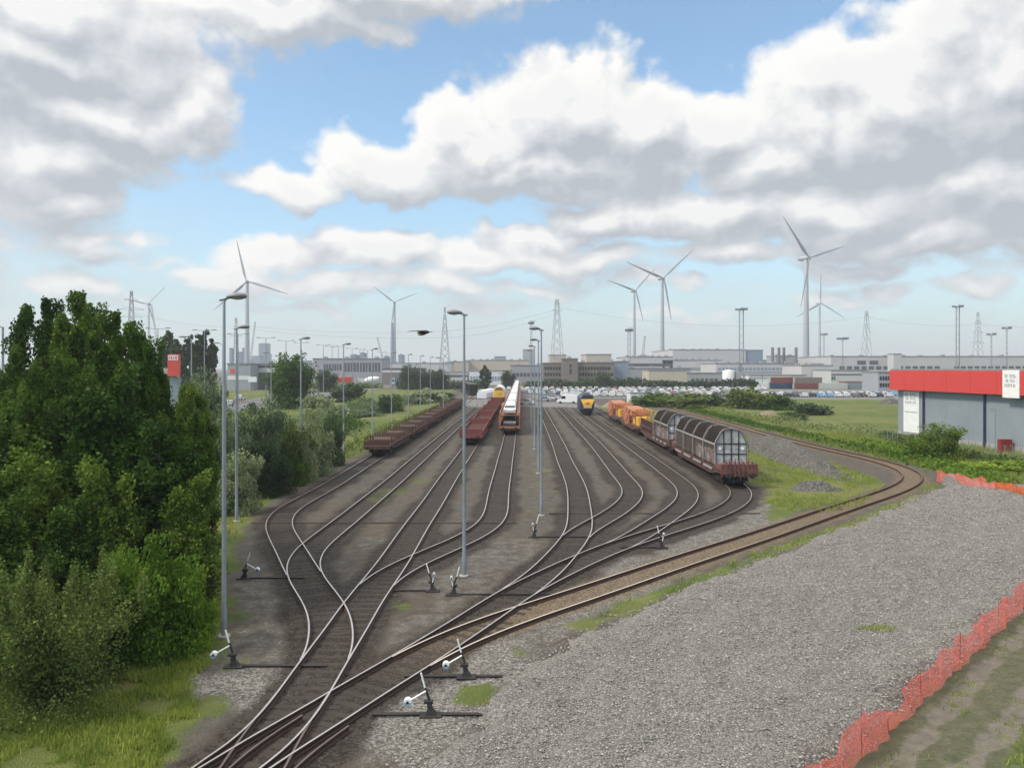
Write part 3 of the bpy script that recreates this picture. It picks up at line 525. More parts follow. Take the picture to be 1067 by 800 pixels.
def poplar(seed, h, w, nl, ls, base=.04, spires=5, nlimb=70):
    """upright poplar: leader, steep limbs and several leading spires"""
    r = random.Random(seed); segs = []; cl = []; sp = []
    segs.append(([(0, 0, -.1), (r.uniform(-.1, .1), r.uniform(-.1, .1), h*.5), (r.uniform(-.2, .2), r.uniform(-.2, .2), h*.97)], [h*.014, h*.009, .015]))
    lead = [(0, 0, h)]
    for i in range(spires):
        a = i*2.4+r.random(); q = r.uniform(.25, .7)*w*.5; lead.append((q*math.cos(a), q*math.sin(a), h*r.uniform(.70, .94)))
    for x0, y0, hh in lead:
        for k in range(30):
            z = hh-(hh*.34)*((k+r.random())/30)**.8; q = (.10+.17*(hh-z)/(hh*.3))*w/5; a = r.uniform(0, 6.28); e = .35*q+.42*(hh-z)*w/h*r.random()**.5
            cl.append((x0+e*math.cos(a), y0+e*math.sin(a), z)); sp.append((q, q, q*1.25))
    for i in range(nlimb):
        x0, y0, hh = lead[i % len(lead)]; t = base+(1-base)*(i+r.random())/nlimb
        z = t*hh; prof = (min(1, t/.22)**.6)*(1-t)**.45*1.22 if t > .1 else .75
        a = i*2.39996+r.uniform(-.4, .4); ln = w*.5*prof*r.uniform(.65, 1.12)*(1. if i % len(lead) == 0 else .62)+.12
        rise = ln*r.uniform(.5, 1.1); ox, oy = x0*min(1, t*1.4), y0*min(1, t*1.4)
        e = (ox+ln*math.cos(a), oy+ln*math.sin(a), min(z+rise, hh+.1)); segs.append(([(ox*.9, oy*.9, z), ((ox+e[0])*.5, (oy+e[1])*.5, z+rise*.35), e], [.05*(1-t)+.02, .03*(1-t)+.012, .006]))
        for k in range(6):
            u = .35+.65*(k+r.random())/6; c = (ox+(e[0]-ox)*u, oy+(e[1]-oy)*u, z+(e[2]-z)*u**1.3)
            q = .10+.22*w/5*(1-t*.5); cl.append((c[0]+r.uniform(-.15, .15), c[1]+r.uniform(-.15, .15), c[2]+r.uniform(-.1, .25))); sp.append((q*.85, q*.85, q*r.uniform(.9, 1.35)))
    cl, sp = np.array(cl), np.array(sp); k = rng.integers(0, len(cl), nl)
    V, Fq = leaves(cl[k], sp[k], ls)
    mb = MB(); wood(mb, segs); return mb.mesh('poplar_trunk', 'trunk'), fastmesh('poplar_crown', V, Fq, [M['leaf_poplar']])
def bush(seed, h, w, nl, ls, lean=.0, shoots=26, spike=.0, flat=1.):
    """many stems from the ground, domed and lumpy"""
    r = random.Random(seed); segs = []; cl = []; sp = []
    lobes = [(0, 0, h)]+[(w*.33*math.cos(i*1.9+seed), w*.33*math.sin(i*1.9+seed), h*r.uniform(.62, .95)) for i in range(6)]
    for i in range(shoots):
        lx, ly, lh = lobes[i % len(lobes)]; a = r.uniform(0, 6.28); q = w*.22*r.random()**.5
        e = (lx+q*math.cos(a), ly+q*math.sin(a), lh*r.uniform(.7, 1.0)); segs.append(([(lx*.15, ly*.15, -.1), (lx*.6, ly*.6, lh*.4), e], [.05, .03, .008]))
        for k in range(9):
            u = .12+.88*(k+r.random())/9; c = (e[0]*u**.8, e[1]*u**.8, e[2]*u); q = w*.058*(.7+.8*r.random())
            cl.append((c[0]+r.gauss(0, w*.05), c[1]+r.gauss(0, w*.05), c[2])); sp.append((q, q, q*.8))
        if spike:
            for k in range(3): cl.append((e[0], e[1], e[2]+spike*h*.06*k)); sp.append((.06*w*.3, .06*w*.3, spike*h*.08))
    # skirt reaching the ground
    for i in range(40):
        a = r.uniform(0, 6.28); q = w*.47*r.random()**.4; cl.append((q*math.cos(a), q*math.sin(a), h*.22*r.random())); sp.append((w*.07, w*.07, h*.1))
    cl, sp = np.array(cl), np.array(sp); k = rng.integers(0, len(cl), nl)
    V, Fq = leaves(cl[k], sp[k], ls); V[:, 2] = np.abs(V[:, 2]); mb = MB(); wood(mb, segs, 5)
    return mb.mesh('bush_stems', 'trunk'), fastmesh('bush_crown', V, Fq, [M['leaf_bright']])
POP = [poplar(i, 12., 5.4, 56000, .11, spires=6) for i in (1, 2, 3)]
SML = [poplar(11, 6.5, 3.2, 20000, .10, spires=4, nlimb=60), poplar(12, 6.5, 3.6, 20000, .10, spires=5, nlimb=60)]
BSH = [bush(21, 4., 4.6, 24000, .105), bush(22, 4., 4.6, 24000, .105), bush(23, 4., 5.0, 46000, .060, spike=1.)]
FAR = [bush(31, 5., 6., 4500, .34), bush(32, 5., 6., 4500, .34)]
BIG = [bush(41, 12., 11., 17000, .34, shoots=60)]
PLN = [poplar(51, 15., 6., 7000, .45, spires=5)]
def plant(kind, i, mat, name, label, cat, px, d, htop, wpx, group, rz=None, base_h=None, yoff=0.):
    """px: photo column of the stem, d: depth, htop: height in metres, wpx: width in photo pixels"""
    tr, cr = kind[i % len(kind)]; bb = [v for v in (POP, SML, BSH, FAR, BIG, PLN) if v is kind]
    nh, nw = {id(POP): (12., 5.4), id(SML): (6.5, 3.3), id(BSH): (4., 5.2), id(FAR): (5., 6.8), id(BIG): (12., 12.), id(PLN): (15., 6.4)}[id(kind)]
    o = thing(name, label, cat, (vx(px, d), d, 0), rz if rz is not None else rng.random()*6.28, group)
    s = wpx*d/F/nw; o.scale = (s, s, htop/nh)
    for n_, me, mm in (('trunk', tr, 'trunk'), ('crown', cr, mat)):
        c = link(n_, me, o); c.material_slots[0].link = 'OBJECT'; c.material_slots[0].material = M[mm]
    return o
G1 = 'trees on the left bank'
def top(py, d): return vz(py, d)
for px, py, d, w, mat, lab in (
    (84, 303, 36, 92, 'leaf_poplar', 'tall dark poplar with the highest top, rightmost of the twin peaks on the left bank'),
    (48, 309, 39, 84, 'leaf_poplar', 'tall poplar forming the left one of the twin peaks above the bank'),
    (120, 323, 34, 96, 'leaf_poplar', 'tall poplar with a ragged top, just right of the twin peaks'),
    (148, 347, 33, 76, 'leaf_poplar', 'poplar with a pointed top standing below the small distant wind turbine'),
    (14, 366, 33, 95, 'leaf_poplar', 'broad dark poplar cut by the edge of the frame, second from it'),
    (-22, 358, 36, 95, 'leaf_poplar', 'poplar at the very edge of the frame behind the broad dark one'),
    (190, 402, 32, 70, 'leaf_poplar', 'dark poplar in front of the foot of the red sign tower'),
    (205, 428, 31, 58, 'leaf_poplar', 'slim dark poplar nearest to the tall foreground lamp post'),
    (60, 372, 31, 92, 'leaf_poplar', 'fresh green poplar in front of the twin peaks')):
    plant(POP, int(px) % 3, mat, 'poplar_tree', lab, 'tree', px, d, top(py, d), w*1.0, G1)
for px, py, d, w, mat, lab in (
    (118, 395, 30, 100, 'leaf_poplar', 'middle height light green poplar in the centre of the left bank'),
    (165, 440, 29.5, 84, 'leaf_poplar', 'middle height poplar with lighter leaves left of the slim dark one'),
    (5, 440, 28.5, 90, 'leaf_poplar', 'middle height poplar against the frame edge below the broad one'),
    (40, 476, 27.5, 80, 'leaf_poplar', 'young poplar with a cone shaped crown behind the willow bush'),
    (110, 487, 27, 70, 'leaf_poplar', 'young dull green spire shaped tree behind the bright shrub'),
    (78, 520, 26, 70, 'leaf_poplar', 'small dark tree wedged between the willow bush and the dull green spire'),
    (200, 500, 28.5, 62, 'leaf_poplar', 'small dark tree just left of the foreground lamp post'),
    (8, 520, 25.5, 80, 'leaf_poplar', 'small tree at the frame edge above the willow bush')):
    plant(SML, int(px) % 2, mat, 'young_poplar_tree', lab, 'tree', px, d, top(py, d), w*1.15, G1)
for k, i, px, py, d, w, mat, nm, lab, cat in (
    (BSH, 2, 52, 596, 21.6, 168, 'leaf_olive', 'willow_bush', 'wide olive willow bush with upright shoots in the lower left corner', 'bush'),
    (BSH, 0, 164, 556, 25.2, 100, 'leaf_bright', 'shrub', 'bright green shrub beside the foot of the tall lamp post', 'bush'),
    (BSH, 1, 202, 594, 25.9, 52, 'leaf_bright', 'shrub', 'narrow bright shrub touching the foreground lamp post', 'bush'),
    (BSH, 1, 118, 600, 24.2, 66, 'leaf_poplar', 'shrub', 'dark low shrub between the willow bush and the bright shrub', 'bush'),
    (BSH, 0, -20, 590, 24, 110, 'leaf_poplar', 'shrub', 'dark shrub at the frame edge behind the willow bush', 'bush'),
    (BSH, 1, 205, 388, 60, 62, 'leaf_grey', 'willow_bush', 'grey green willow right below the red sign tower', 'bush'),
    (BSH, 0, 232, 424, 56, 72, 'leaf_grey', 'willow_bush', 'grey green willow right behind the tall foreground lamp post', 'bush'),
    (BSH, 1, 268, 419, 60, 66, 'leaf_grey', 'willow_bush', 'pale grey willow between the foreground lamp and the second lamp', 'bush'),
    (BSH, 0, 300, 437, 64, 56, 'leaf_olive', 'willow_bush', 'yellow green willow left of the lamp post at the edge of the yard', 'bush'),
    (BSH, 1, 326, 424, 68, 50, 'leaf_grey', 'willow_bush', 'grey willow right behind the lamp post at the edge of the yard', 'bush'),
    (BSH, 0, 345, 430, 74, 34, 'leaf_dark', 'willow_bush', 'dark willow at the right end of the bush row beside the stake wagons', 'bush'),
    (BSH, 0, 255, 430, 62, 52, 'leaf_grey', 'willow_bush', 'grey willow left of the pale grey one, seen past the second lamp', 'bush'),
    (BSH, 1, 290, 428, 70, 50, 'leaf_grey', 'willow_bush', 'grey willow rising behind the yellow green one', 'bush'),
    (BSH, 0, 316, 452, 64, 36, 'leaf_grey', 'willow_bush', 'small grey willow at the foot of the willow row lamp post', 'bush'),
    (BSH, 1, 246, 470, 50, 56, 'leaf_grey', 'willow_bush', 'low grey bush at the left end of the row beside the track bend', 'bush'),
    (BSH, 0, 282, 462, 57, 54, 'leaf_dark', 'willow_bush', 'low dark bush under the middle of the willow row', 'bush'),
    (BSH, 0, 306, 470, 62, 38, 'leaf_poplar', 'willow_bush', 'small green bush below the yellow green willow', 'bush'),
    (BIG, 0, 303, 366, 178, 60, 'leaf_poplar', 'round_tree', 'round dark green tree standing alone beyond the willow row', 'tree'),
    (BIG, 0, 340, 384, 300, 30, 'leaf_dark', 'round_tree', 'far dark tree directly right behind the round tree', 'tree'),
    (FAR, 1, 362, 398, 212, 44, 'leaf_dark', 'bush', 'low dark dome shaped bush right of the round tree', 'bush'),
    (PLN, 0, 178, 347, 205, 32, 'leaf_dark', 'distant_tree', 'far dark tree directly behind the red sign tower', 'tree'),
    (PLN, 0, 197, 351, 215, 22, 'leaf_dark', 'distant_tree', 'far slim dark tree between the two double arm street lamps', 'tree'),
    (PLN, 0, 213, 346, 200, 30, 'leaf_dark', 'distant_tree', 'far dark column shaped tree behind the second double arm street lamp', 'tree'),
    (FAR, 0, 374, 428, 150, 60, 'leaf_grey', 'bush', 'low grey green bush left of the far end of the stake wagons', 'bush'),
    (FAR, 1, 402, 410, 160, 18, 'leaf_dark', 'bush', 'dark upright bush beside the stake wagons lamp posts', 'bush'),
    (FAR, 0, 412, 409, 166, 20, 'leaf_poplar', 'bush', 'green upright bush right of the dark upright one', 'bush'),
    (FAR, 1, 340, 424, 140, 50, 'leaf_olive', 'bush', 'yellowish bush in the meadow below the dark dome shaped bush', 'bush'),
    (FAR, 1, 330, 410, 170, 40, 'leaf_grey', 'bush', 'grey green bush right at the foot of the round tree', 'bush'),
    (FAR, 0, 350, 420, 128, 44, 'leaf_grey', 'bush', 'grey green bush between the willow row and the near stake wagon lamp', 'bush'),
    (FAR, 1, 378, 414, 178, 40, 'leaf_poplar', 'bush', 'green bush right below the dark dome shaped bush', 'bush'),
    (FAR, 0, 396, 420, 165, 34, 'leaf_grey', 'bush', 'grey bush in front of the dark upright bush', 'bush'),
    (FAR, 1, 428, 411, 200, 40, 'leaf_grey', 'bush', 'grey bush behind the row of stake wagon lamps', 'bush'),
    (FAR, 0, 455, 407, 225, 44, 'leaf_poplar', 'bush', 'green bush behind the far end of the stake wagons', 'bush'),
    (FAR, 0, 445, 404, 210, 50, 'leaf_grey', 'bush', 'grey green hedge bush in front of the dark goods wagons', 'bush'),
    (BIG, 0, 428, 379, 330, 28, 'leaf_dark', 'round_tree', 'far round dark tree left of the foreground lamp post in mid yard', 'tree'),
    (BIG, 0, 452, 384, 335, 40, 'leaf_dark', 'round_tree', 'far dark tree left of the dark goods wagons', 'tree'),
    (PLN, 0, 506, 381, 330, 14, 'leaf_dark', 'cypress_tree', 'far dark pointed tree above the white sheeted load', 'tree'),
    (BIG, 0, 529, 385, 360, 20, 'leaf_dark', 'round_tree', 'far small round tree right of the dark pointed tree', 'tree'),
    (BIG, 0, 628, 386, 345, 18, 'leaf_dark', 'round_tree', 'far dark tree in front of the brown office block', 'tree'),
    (FAR, 0, 682, 408, 190, 62, 'leaf_poplar', 'bush', 'dark bush on the bank beside the white cabin', 'bush'),
    (FAR, 1, 716, 408, 180, 56, 'leaf_olive', 'bush', 'olive bush on the bank right of the dark one', 'bush'),
    (FAR, 0, 742, 410, 190, 40, 'leaf_dark', 'bush', 'small dark bush on the bank above the hooded wagons', 'bush'),
    (FAR, 1, 777, 402, 178, 54, 'leaf_olive', 'bush', 'tall olive bush on the bank in front of the parked cars', 'bush'),
    (FAR, 0, 808, 409, 172, 40, 'leaf_poplar', 'bush', 'green bush right of the tall olive one', 'bush'),
    (FAR, 1, 846, 419, 155, 44, 'leaf_dark', 'bush', 'dark round bush at the corner of the meadow', 'bush'),
    (FAR, 0, 826, 428, 140, 36, 'leaf_olive', 'bush', 'low olive bush in front of the dark round bush', 'bush'),
    (BSH, 1, 974, 441, 78, 58, 'leaf_poplar', 'bush', 'round green bush in front of the red and grey warehouse', 'bush'),
    (BIG, 0, 907, 389, 330, 18, 'leaf_dark', 'round_tree', 'far dark tree left of the red warehouse roof', 'tree'),
    (FAR, 1, 1042, 480, 70, 70, 'leaf_bright', 'bush', 'low light green bush behind the orange netting', 'bush')):
    plant(k, i, mat, nm, lab, cat, px, d, top(py, d), w, {'bush': 'bushes', 'tree': 'trees'}[cat])
# belts of shrubs along the far factory fence, one hedge each
def hedge(name, x0, x1, y, h, n, mat, label, dens=1.):
    L_ = x1-x0; k = int(n); cx = x0+L_*rng.random(k); hh = h*(.55+.45*vnoise(cx, cx*0+y, .14, 5))
    C = np.column_stack([cx, y+rng.normal(size=k)*1.2, hh*rng.random(k)]); V, Fq = leaves(C, np.array([.5, .5, .4]), .8)
    V[:, 2] = np.abs(V[:, 2]); o = link(name, fastmesh(name, V, Fq, [M[mat]])); return tag(o, label, 'hedge', 'hedges')
hedge('hedge', 6, 66, 350, 4.6, 3600, 'leaf_dark', 'long dark hedge between the parked cars and the brown office block')
hedge('hedge', 66, 112, 352, 4.4, 3000, 'leaf_dark', 'dark hedge between the parked cars and the long grey hall')
hedge('hedge', -52, -12, 346, 4.2, 2200, 'leaf_dark', 'dark hedge behind the dark goods wagons')
hedge('hedge', -112, -60, 352, 3.6, 2200, 'leaf_grey', 'grey green hedge behind the parked lorries')

def bramble(label, pts, h, w, n, mat):
    P = np.array(pts, float); s = np.concatenate([[0], np.cumsum(np.hypot(*np.diff(P, axis=0).T))]); t = s[-1]*rng.random(n)
    x, y = np.interp(t, s, P[:, 0]), np.interp(t, s, P[:, 1]); hh = h*(.35+.75*vnoise(t, t*0, .22, 8)+.3*vnoise(t, t*0, .9, 9)); o_ = rng.normal(size=n)*w
    C = np.column_stack([x+o_, y+rng.normal(size=n)*w*.5, hh*np.clip(1-(o_/w/2.2)**2, .1, 1)*rng.random(n)]); V, Fq = leaves(C, np.array([.16, .16, .16]), .2)
    V[:, 2] = np.abs(V[:, 2]); return tag(link('bramble_hedge', fastmesh('bramble_hedge', V, Fq, [M[mat]])), label, 'hedge', 'hedges')
bramble('low olive bramble hedge running from the sandy heap towards the warehouse corner', [(42.5, 168), (44, 140), (46.5, 122), (50.5, 106)], 1.2, 1.4, 3600, 'leaf_olive')
bramble('olive green bramble hedge along the wire fence in front of the warehouse', [(51, 105)]+g2([(945, 464), (985, 474), (1030, 482), (1100, 494)]), 1.0, .8, 4500, 'leaf_olive')
bramble('strip of green weeds between the bend of the rusty track and the wire fence', g2([(900, 462), (940, 473), (965, 482), (990, 490), (1040, 503)]), .7, 1.0, 3800, 'leaf_bright')
bramble('low weeds along the far side of the rusty track', [(39.6, 170), (39.6, 130), (39.8, 100), (40.2, 82), (40.3, 72)], .7, .8, 6000, 'leaf_poplar')
bramble('yellowish weeds along the left side of the stake wagons', [(-18.6, 76), (-18.2, 110), (-17.2, 150), (-15.6, 200)], 1.1, .8, 7000, 'leaf_olive')
bramble('grey green scrub in the meadow left of the stake wagon lamp posts', [(-34, 150), (-30, 175), (-27, 205)], 2.4, 2.2, 6000, 'leaf_grey')
bramble('low green scrub between the willow row and the meadow', [(-27, 92), (-26, 110), (-28, 130)], 2.0, 1.8, 6000, 'leaf_poplar')
# tufts of grass: lower left bank, around the gravel field, along the path
def tufts(pts, h, n=5):
    P = np.repeat(pts, n, 0); k = len(P); P = P+np.column_stack([rng.normal(size=(k, 2))*.09, np.zeros(k)])
    a = rng.random(k)*6.28; hh = h*(.4+.8*rng.random(k)); w = .014+.012*rng.random(k); ln = rng.normal(size=(k, 2))*.3*hh[:, None]
    dx, dy = np.cos(a)*w, np.sin(a)*w; z = P[:, 2]
    V = np.stack([np.column_stack([P[:, 0]-dx, P[:, 1]-dy, z]), np.column_stack([P[:, 0]+dx, P[:, 1]+dy, z]), np.column_stack([P[:, 0]+ln[:, 0], P[:, 1]+ln[:, 1], z+hh])], 1).reshape(-1, 3)
    return V, np.arange(len(V)).reshape(-1, 3)
def scatter(poly, n, x0, x1, y0, y1, z=0., thr=.4, sd=77):
    x = x0+(x1-x0)*rng.random(n*4); y = y0+(y1-y0)*rng.random(n*4)
    k = (sdf(x, y, poly) > .15)&(vnoise(x, y, .7, sd)+.35*vnoise(x, y, 2.3, sd+1) > thr); return np.column_stack([x[k], y[k], np.full(k.sum(), z)])[:n]
B1 = scatter(LEFT, 5200, -17, -6.5, 15, 27, 0., .52); B2 = scatter(LEFT, 3500, -40, -6, 27, 80, 0., .6)
V1, F1 = tufts(B1, .19, 9); V2, F2 = tufts(B2, .4, 6)
B3 = scatter(STRIP, 1500, 2, 40, 26, 64, .02, .55); V3, F3 = tufts(B3, .26, 7)
B4 = scatter(g2([(1035, 815), (1060, 765), (1200, 640), (1500, 900), (1060, 930)]), 2600, 8, 22, 13, 24, .05, .35); V4, F4 = tufts(B4, .24, 8)
B5 = scatter(PATH, 1600, 6, 34, 14, 34, .05, .78, 41); V5, F5 = tufts(B5, .12, 6)
B6 = scatter(MID, 3800, 18, 36, 50, 120, .03, .5); V6, F6 = tufts(B6, .3, 6); B7 = scatter(RIGHT, 6500, 38, 62, 54, 110, .05, .42); V7, F7 = tufts(B7, .55, 6)
q = gp(915, 660); B8 = np.array([(q.x+rng.normal()*.45, q.y+rng.normal()*.18, fz(q.x, q.y)) for _ in range(45)]); V8, F8 = tufts(B8, .10, 5)
vs, fs, o_ = [], [], 0
for a, b_ in ((V1, F1), (V2, F2), (V3, F3), (V4, F4), (V5, F5), (V6, F6), (V7, F7), (V8, F8)): vs.append(a); fs.append(b_+o_); o_ += len(a)
tag(link('grass', fastmesh('grass', np.concatenate(vs), np.concatenate(fs), [M['grass']])), kind='stuff')

# heaps of spoil
def heap(label, cx, cy, lx, ly, h, mat, seed, rz=0.):
    u = np.linspace(-1.15, 1.15, 60); X, Y, FQ = grid(u*lx, u*ly); r = np.sqrt((X/lx)**2+(Y/ly)**2)
    n = vnoise(X+90, Y+90, .5, seed)+.5*vnoise(X+90, Y+90, 1.3, seed+1); Z = h*sstep(1.1, .12, r+(n-.7)*.35)*(.6+.55*n)-.06
    o = link('gravel_heap', fastmesh('gravel_heap', np.column_stack([X.ravel(), Y.ravel(), Z.ravel()]), FQ, [M[mat]], smooth=True))
    o.location = (cx, cy, 0); o.rotation_euler = (0, 0, rz); return tag(o, label, 'gravel heap', 'heaps of spoil')
p = gp(850, 484); heap('long grey heap of ballast inside the bend of the rusty track', p.x-.3, p.y+9, 2.6, 20, 1.7, 'heap', 61, -.06)
p = gp(848, 510); heap('small grey ballast heap nearest to the bend, in the grass', p.x, p.y, 2.6, 1.5, .75, 'heap', 63)
p = gp(801, 432); heap('sandy brown heap below the bushes', p.x, p.y, 2.2, 2.0, 1.0, 'sand', 65)
p = gp(645, 425); heap('low brown heap beside the white cabin', p.x, p.y+4, 4.0, 3, 1.9, 'sand', 67)
p = gp(1016, 428); heap('low dark heap at the left end of the warehouse', 98, 199, 3.2, 3, 1.7, 'heap', 69)

# ------------------------------------------------------------------ yard lamps
def make_lamp(s=1.):
    o = thing('yard_lamp', '', 'lamp post', group='yard lamps')
    MB().lathe([(.105, 0), (.105, .9), (.09, .95), (.08, 4), (.066, 8), (.05, 11.85), (.04, 11.9)], 12).obj('post', 'galv', o)
    b = MB(); b.lathe([(.22, 0), (.22, .05), (.17, .07)], 12); b.obj('base_plate', 'concrete', o)
    b = MB(); b.tube([(-.16, 0, 11.84), (0, 0, 11.87), (.15, 0, 11.93)], [.045, .06, .05], 8); b.obj('arm', 'galv', o)
    h = MB(); n = 14; rings = []
    for t, w, hh, dz in ((0, .05, .045, 0), (.07, .10, .07, .01), (.18, .15, .10, .03), (.36, .19, .125, .035), (.54, .17, .115, .04), (.66, .10, .08, .035), (.70, .03, .03, .03)):
        rings.append([(.08+t, w*math.cos(2*math.pi*k/n), 11.95+dz+hh*math.sin(2*math.pi*k/n)) for k in range(n)])
    h.loft(rings, 0, True, True); h.obj('lamp_head', 'lamp_head', o)
    h = MB(); h.ball((.46, 0, 11.93), .23, .15, .08); h.obj('lamp_cover', 'lamp_glass', o); return o
lp = make_lamp(); used = []
for px, pb, rz, lab in ((233.5, 663, .1, 'tall grey lamp post in the left foreground with its head to the right'),
    (246.5, 543, .12, 'lamp post just right of the foreground one, rising from the willows'),
    (313.5, 499, .1, 'lamp post rising from the willow row at the bend of the leftmost track'),
    (358, 476, .1, 'lamp post at the near end of the stake wagons'), (388, 457, .1, 'lamp post beside the first stake wagon'),
    (408, 443, .1, 'lamp post beside the second stake wagon'), (425.6, 435, .1, 'lamp post beside the third stake wagon'),
    (438, 429, .1, 'lamp post beside the fourth stake wagon'), (448.5, 424.5, .1, 'lamp post beside the far end of the stake wagons'),
    (483.6, 600, math.pi-.05, 'tall grey lamp post in the middle of the yard with its head to the left'),
    (564, 537, math.pi, 'nearest of the four lamp posts lined up in mid yard'), (561, 493, math.pi, 'second of the four lamp posts lined up in mid yard'),
    (557, 468, math.pi, 'third of the four lamp posts lined up in mid yard'), (553.5, 452, math.pi, 'farthest of the four lamp posts lined up in mid yard')):
    p = gp(px, pb); again(lp, p, rz, lab, used)
# double arm street lamps along the highway
o = thing('street_lamp', '', 'street lamp', group='double arm street lamps'); MB().lathe([(.16, 0), (.13, 8), (.09, 17.8)], 8).obj('post', 'galv', o)
MB().tube([(-2.1, 0, 17.9), (0, 0, 17.75), (2.1, 0, 17.9)], .07, 6).obj('arm', 'galv', o)
for s_ in (-1, 1):
    b = MB(); b.ball((s_*2.2, 0, 17.95), .62, .2, .12, n=8, k=6); b.obj('lamp_head', 'lamp_head', o)
LAB2 = ['double arm lamp standing nearest to the red sign tower', 'double arm lamp in front of the far column shaped trees', 'double arm lamp behind the second yard lamp', 'double arm lamp between the white turbine tower and the round tree',
         'double arm lamp rising behind the left side of the round tree', 'double arm lamp behind the lamp post of the willow row', 'double arm lamp just right of the round tree', 'double arm lamp above the red lorry', 'double arm lamp left of the near stake wagon lamp post',
         'double arm lamp right of the near stake wagon lamp post', 'double arm lamp above the white excavator lorry', 'double arm lamp left of the first stake wagon lamp post', 'double arm lamp left of the twin pole turbine', 'farthest double arm lamp beside the twin pole turbine']
used = []
for i, (px, pt) in enumerate(((164.5, 341.5), (213, 343.5), (248, 347.5), (277, 351.5), (298, 354.5), (313.6, 356.5), (337, 359), (346, 360.3), (352.5, 361), (367, 362.5), (375, 363.5), (383, 364.6), (398, 366.3), (404, 367.5))):
    d = (18-H)*F/(HZ-pt); again(o, (vx(px, d), d, 0), 0, LAB2[i], used)
# single arm lamps beside the highway slip road
o = thing('street_lamp', '', 'street lamp', group='single arm street lamps'); MB().lathe([(.10, 0), (.06, 9.6)], 8).obj('post', 'galv', o)
b = MB(); b.tube([(0, 0, 9.55), (-.5, 0, 9.75)], .04, 6); b.ball((-.9, 0, 9.8), .5, .16, .1, n=8, k=6); b.obj('lamp_head', 'lamp_head', o); used = []
for px, d, hh, lab in ((199.5, 118, 14.2, 'single arm lamp between the two left double arm lamps'), (232, 160, 14.6, 'single arm lamp behind the foreground lamp post'), (282.5, 150, 12.4, 'single arm lamp left of the round tree'), (3, 60, 12.9, 'lamp rising from the poplars at the frame edge'), (19, 95, 12.6, 'small lamp left of the twin poplar peaks'), (462, 150, 11.4, 'short lamp post right of the stake wagon row'), (1037, 84, 4.9, 'short lamp in front of the warehouse wall')):
    again(o, (vx(px, d), d, 0), 0, lab, used, hh/9.8)

# ------------------------------------------------------------------ hand thrown switch stands
def make_stand(flip, over):
    o = thing('switch_stand', '', 'switch lever', group='hand thrown switch stands'); f = -1 if flip else 1
    b = MB(); b.bbox(-.30, .30, -.16, .16, .0, .07, .02); b.loft([[(-.13, -.11, .07), (.15, -.11, .07), (.15, .11, .07), (-.13, .11, .07)], [(-.06-.03*f, -.07, .22), (.08-.03*f, -.07, .22), (.08-.03*f, .07, .22), (-.06-.03*f, .07, .22)], [(-.05-.06*f, -.05, .42), (.05-.06*f, -.05, .42), (.05-.06*f, .05, .42), (-.05-.06*f, .05, .42)]]); b.cylx(-.12-.06*f, .12-.06*f, 0, .40, .06, 10); b.obj('base', 'black_iron', o)
    b = MB(); b.tube([(0, 0, .34), (-.16*f, 0, .78)], .034, 6); b.obj('lever', 'black_iron', o)
    b = MB(); b.tube([(-.16*f, 0, .78), (-.27*f, 0, 1.18)], .026, 6); b.obj('handle', 'white_paint', o)
    if over: e = (-.62*f, -.05, .42)
    else: e = (.06*f, -.12, .74)
    b = MB(); b.tube([(-.13*f, -.03, .70) if over else (.0*f, -.08, .40), e], .026, 6); b.obj('weight_arm', 'white_paint', o)
    b = MB(); q = 10
    for lo, hi, mt in ((math.pi, 2*math.pi, 0), (0, math.pi, 1)):
        a = [(.125*math.cos(lo+(hi-lo)*k/q), .125*math.sin(lo+(hi-lo)*k/q)+(.002 if mt else -.002)) for k in range(q+1)]; c = [(.05*math.cos(hi+(lo-hi)*k/q), .05*math.sin(hi+(lo-hi)*k/q)+(.002 if mt else -.002)) for k in range(q+1)]
        for k in range(q): b.prism([a[k], a[k+1], c[q-k-1], c[q-k]], -.075, .075, mt)
    b.tube([(0, -.04, 0), (0, .04, 0)], .045, 10, 2)
    w = b.obj('weight', ['blue_weight', 'white_paint', 'black_iron'], o); w.location = e; w.scale = (.85, 1, .85) if over else (.45, .6, .85); return o
def rod(o, x0, x1, y=0., z=.05):
    b = MB(); b.tube([(x0, y, z), (x1, y, z)], .035, 6); b.obj('throw_rod', 'black_iron', o)
    b = MB(); b.box(x0, x1, y+.08, y+.20, -.05, .028); b.obj('timber', 'sleeper', o)
for px, py, fl, ov, x0, x1, lab in ((244, 695, False, True, .2, 2.9, 'switch lever with blue and white weight at the foot of the foreground lamp post'),
    (254, 603, True, True, .2, 2.7, 'switch lever with blue and white weight at the leftmost track bend'),
    (449, 746, False, True, -1.6, 1.4, 'nearest switch lever, with blue and white weight, beside the gravel field'),
    (486, 706, False, True, -1.9, 1.1, 'second nearest switch lever, between the rusty track and the gravel field'),
    (451, 616, False, False, -1.9, .1, 'black switch lever with raised white handle, left one of the pair in mid yard'),
    (472, 620, True, False, .1, 4.2, 'black switch lever with raised white handle, right one of the pair in mid yard'),
    (556, 560, True, False, .1, 3.0, 'small black switch lever in line with the nearest of the four lamps'),
    (690, 571, False, False, -2.2, .3, 'small switch lever right of the yard throat near the hooded wagons')):
    p = gp(px, py); o = make_stand(fl, ov); o['label'] = lab; o.location = p; rod(o, x0, x1)
def duct(px0, px1, py, label):
    a, b_ = gp(px0, py), gp(px1, py); b = MB(); b.box(a.x, b_.x, a.y-.11, a.y+.11, -.05, .045); tag(b.obj('cable_duct', 'sleeper'), label, 'cable duct', 'cable ducts')
duct(262, 538, 545, 'narrow cable duct lying across the left group of tracks'); duct(572, 792, 535, 'narrow cable duct lying across the right group of tracks')

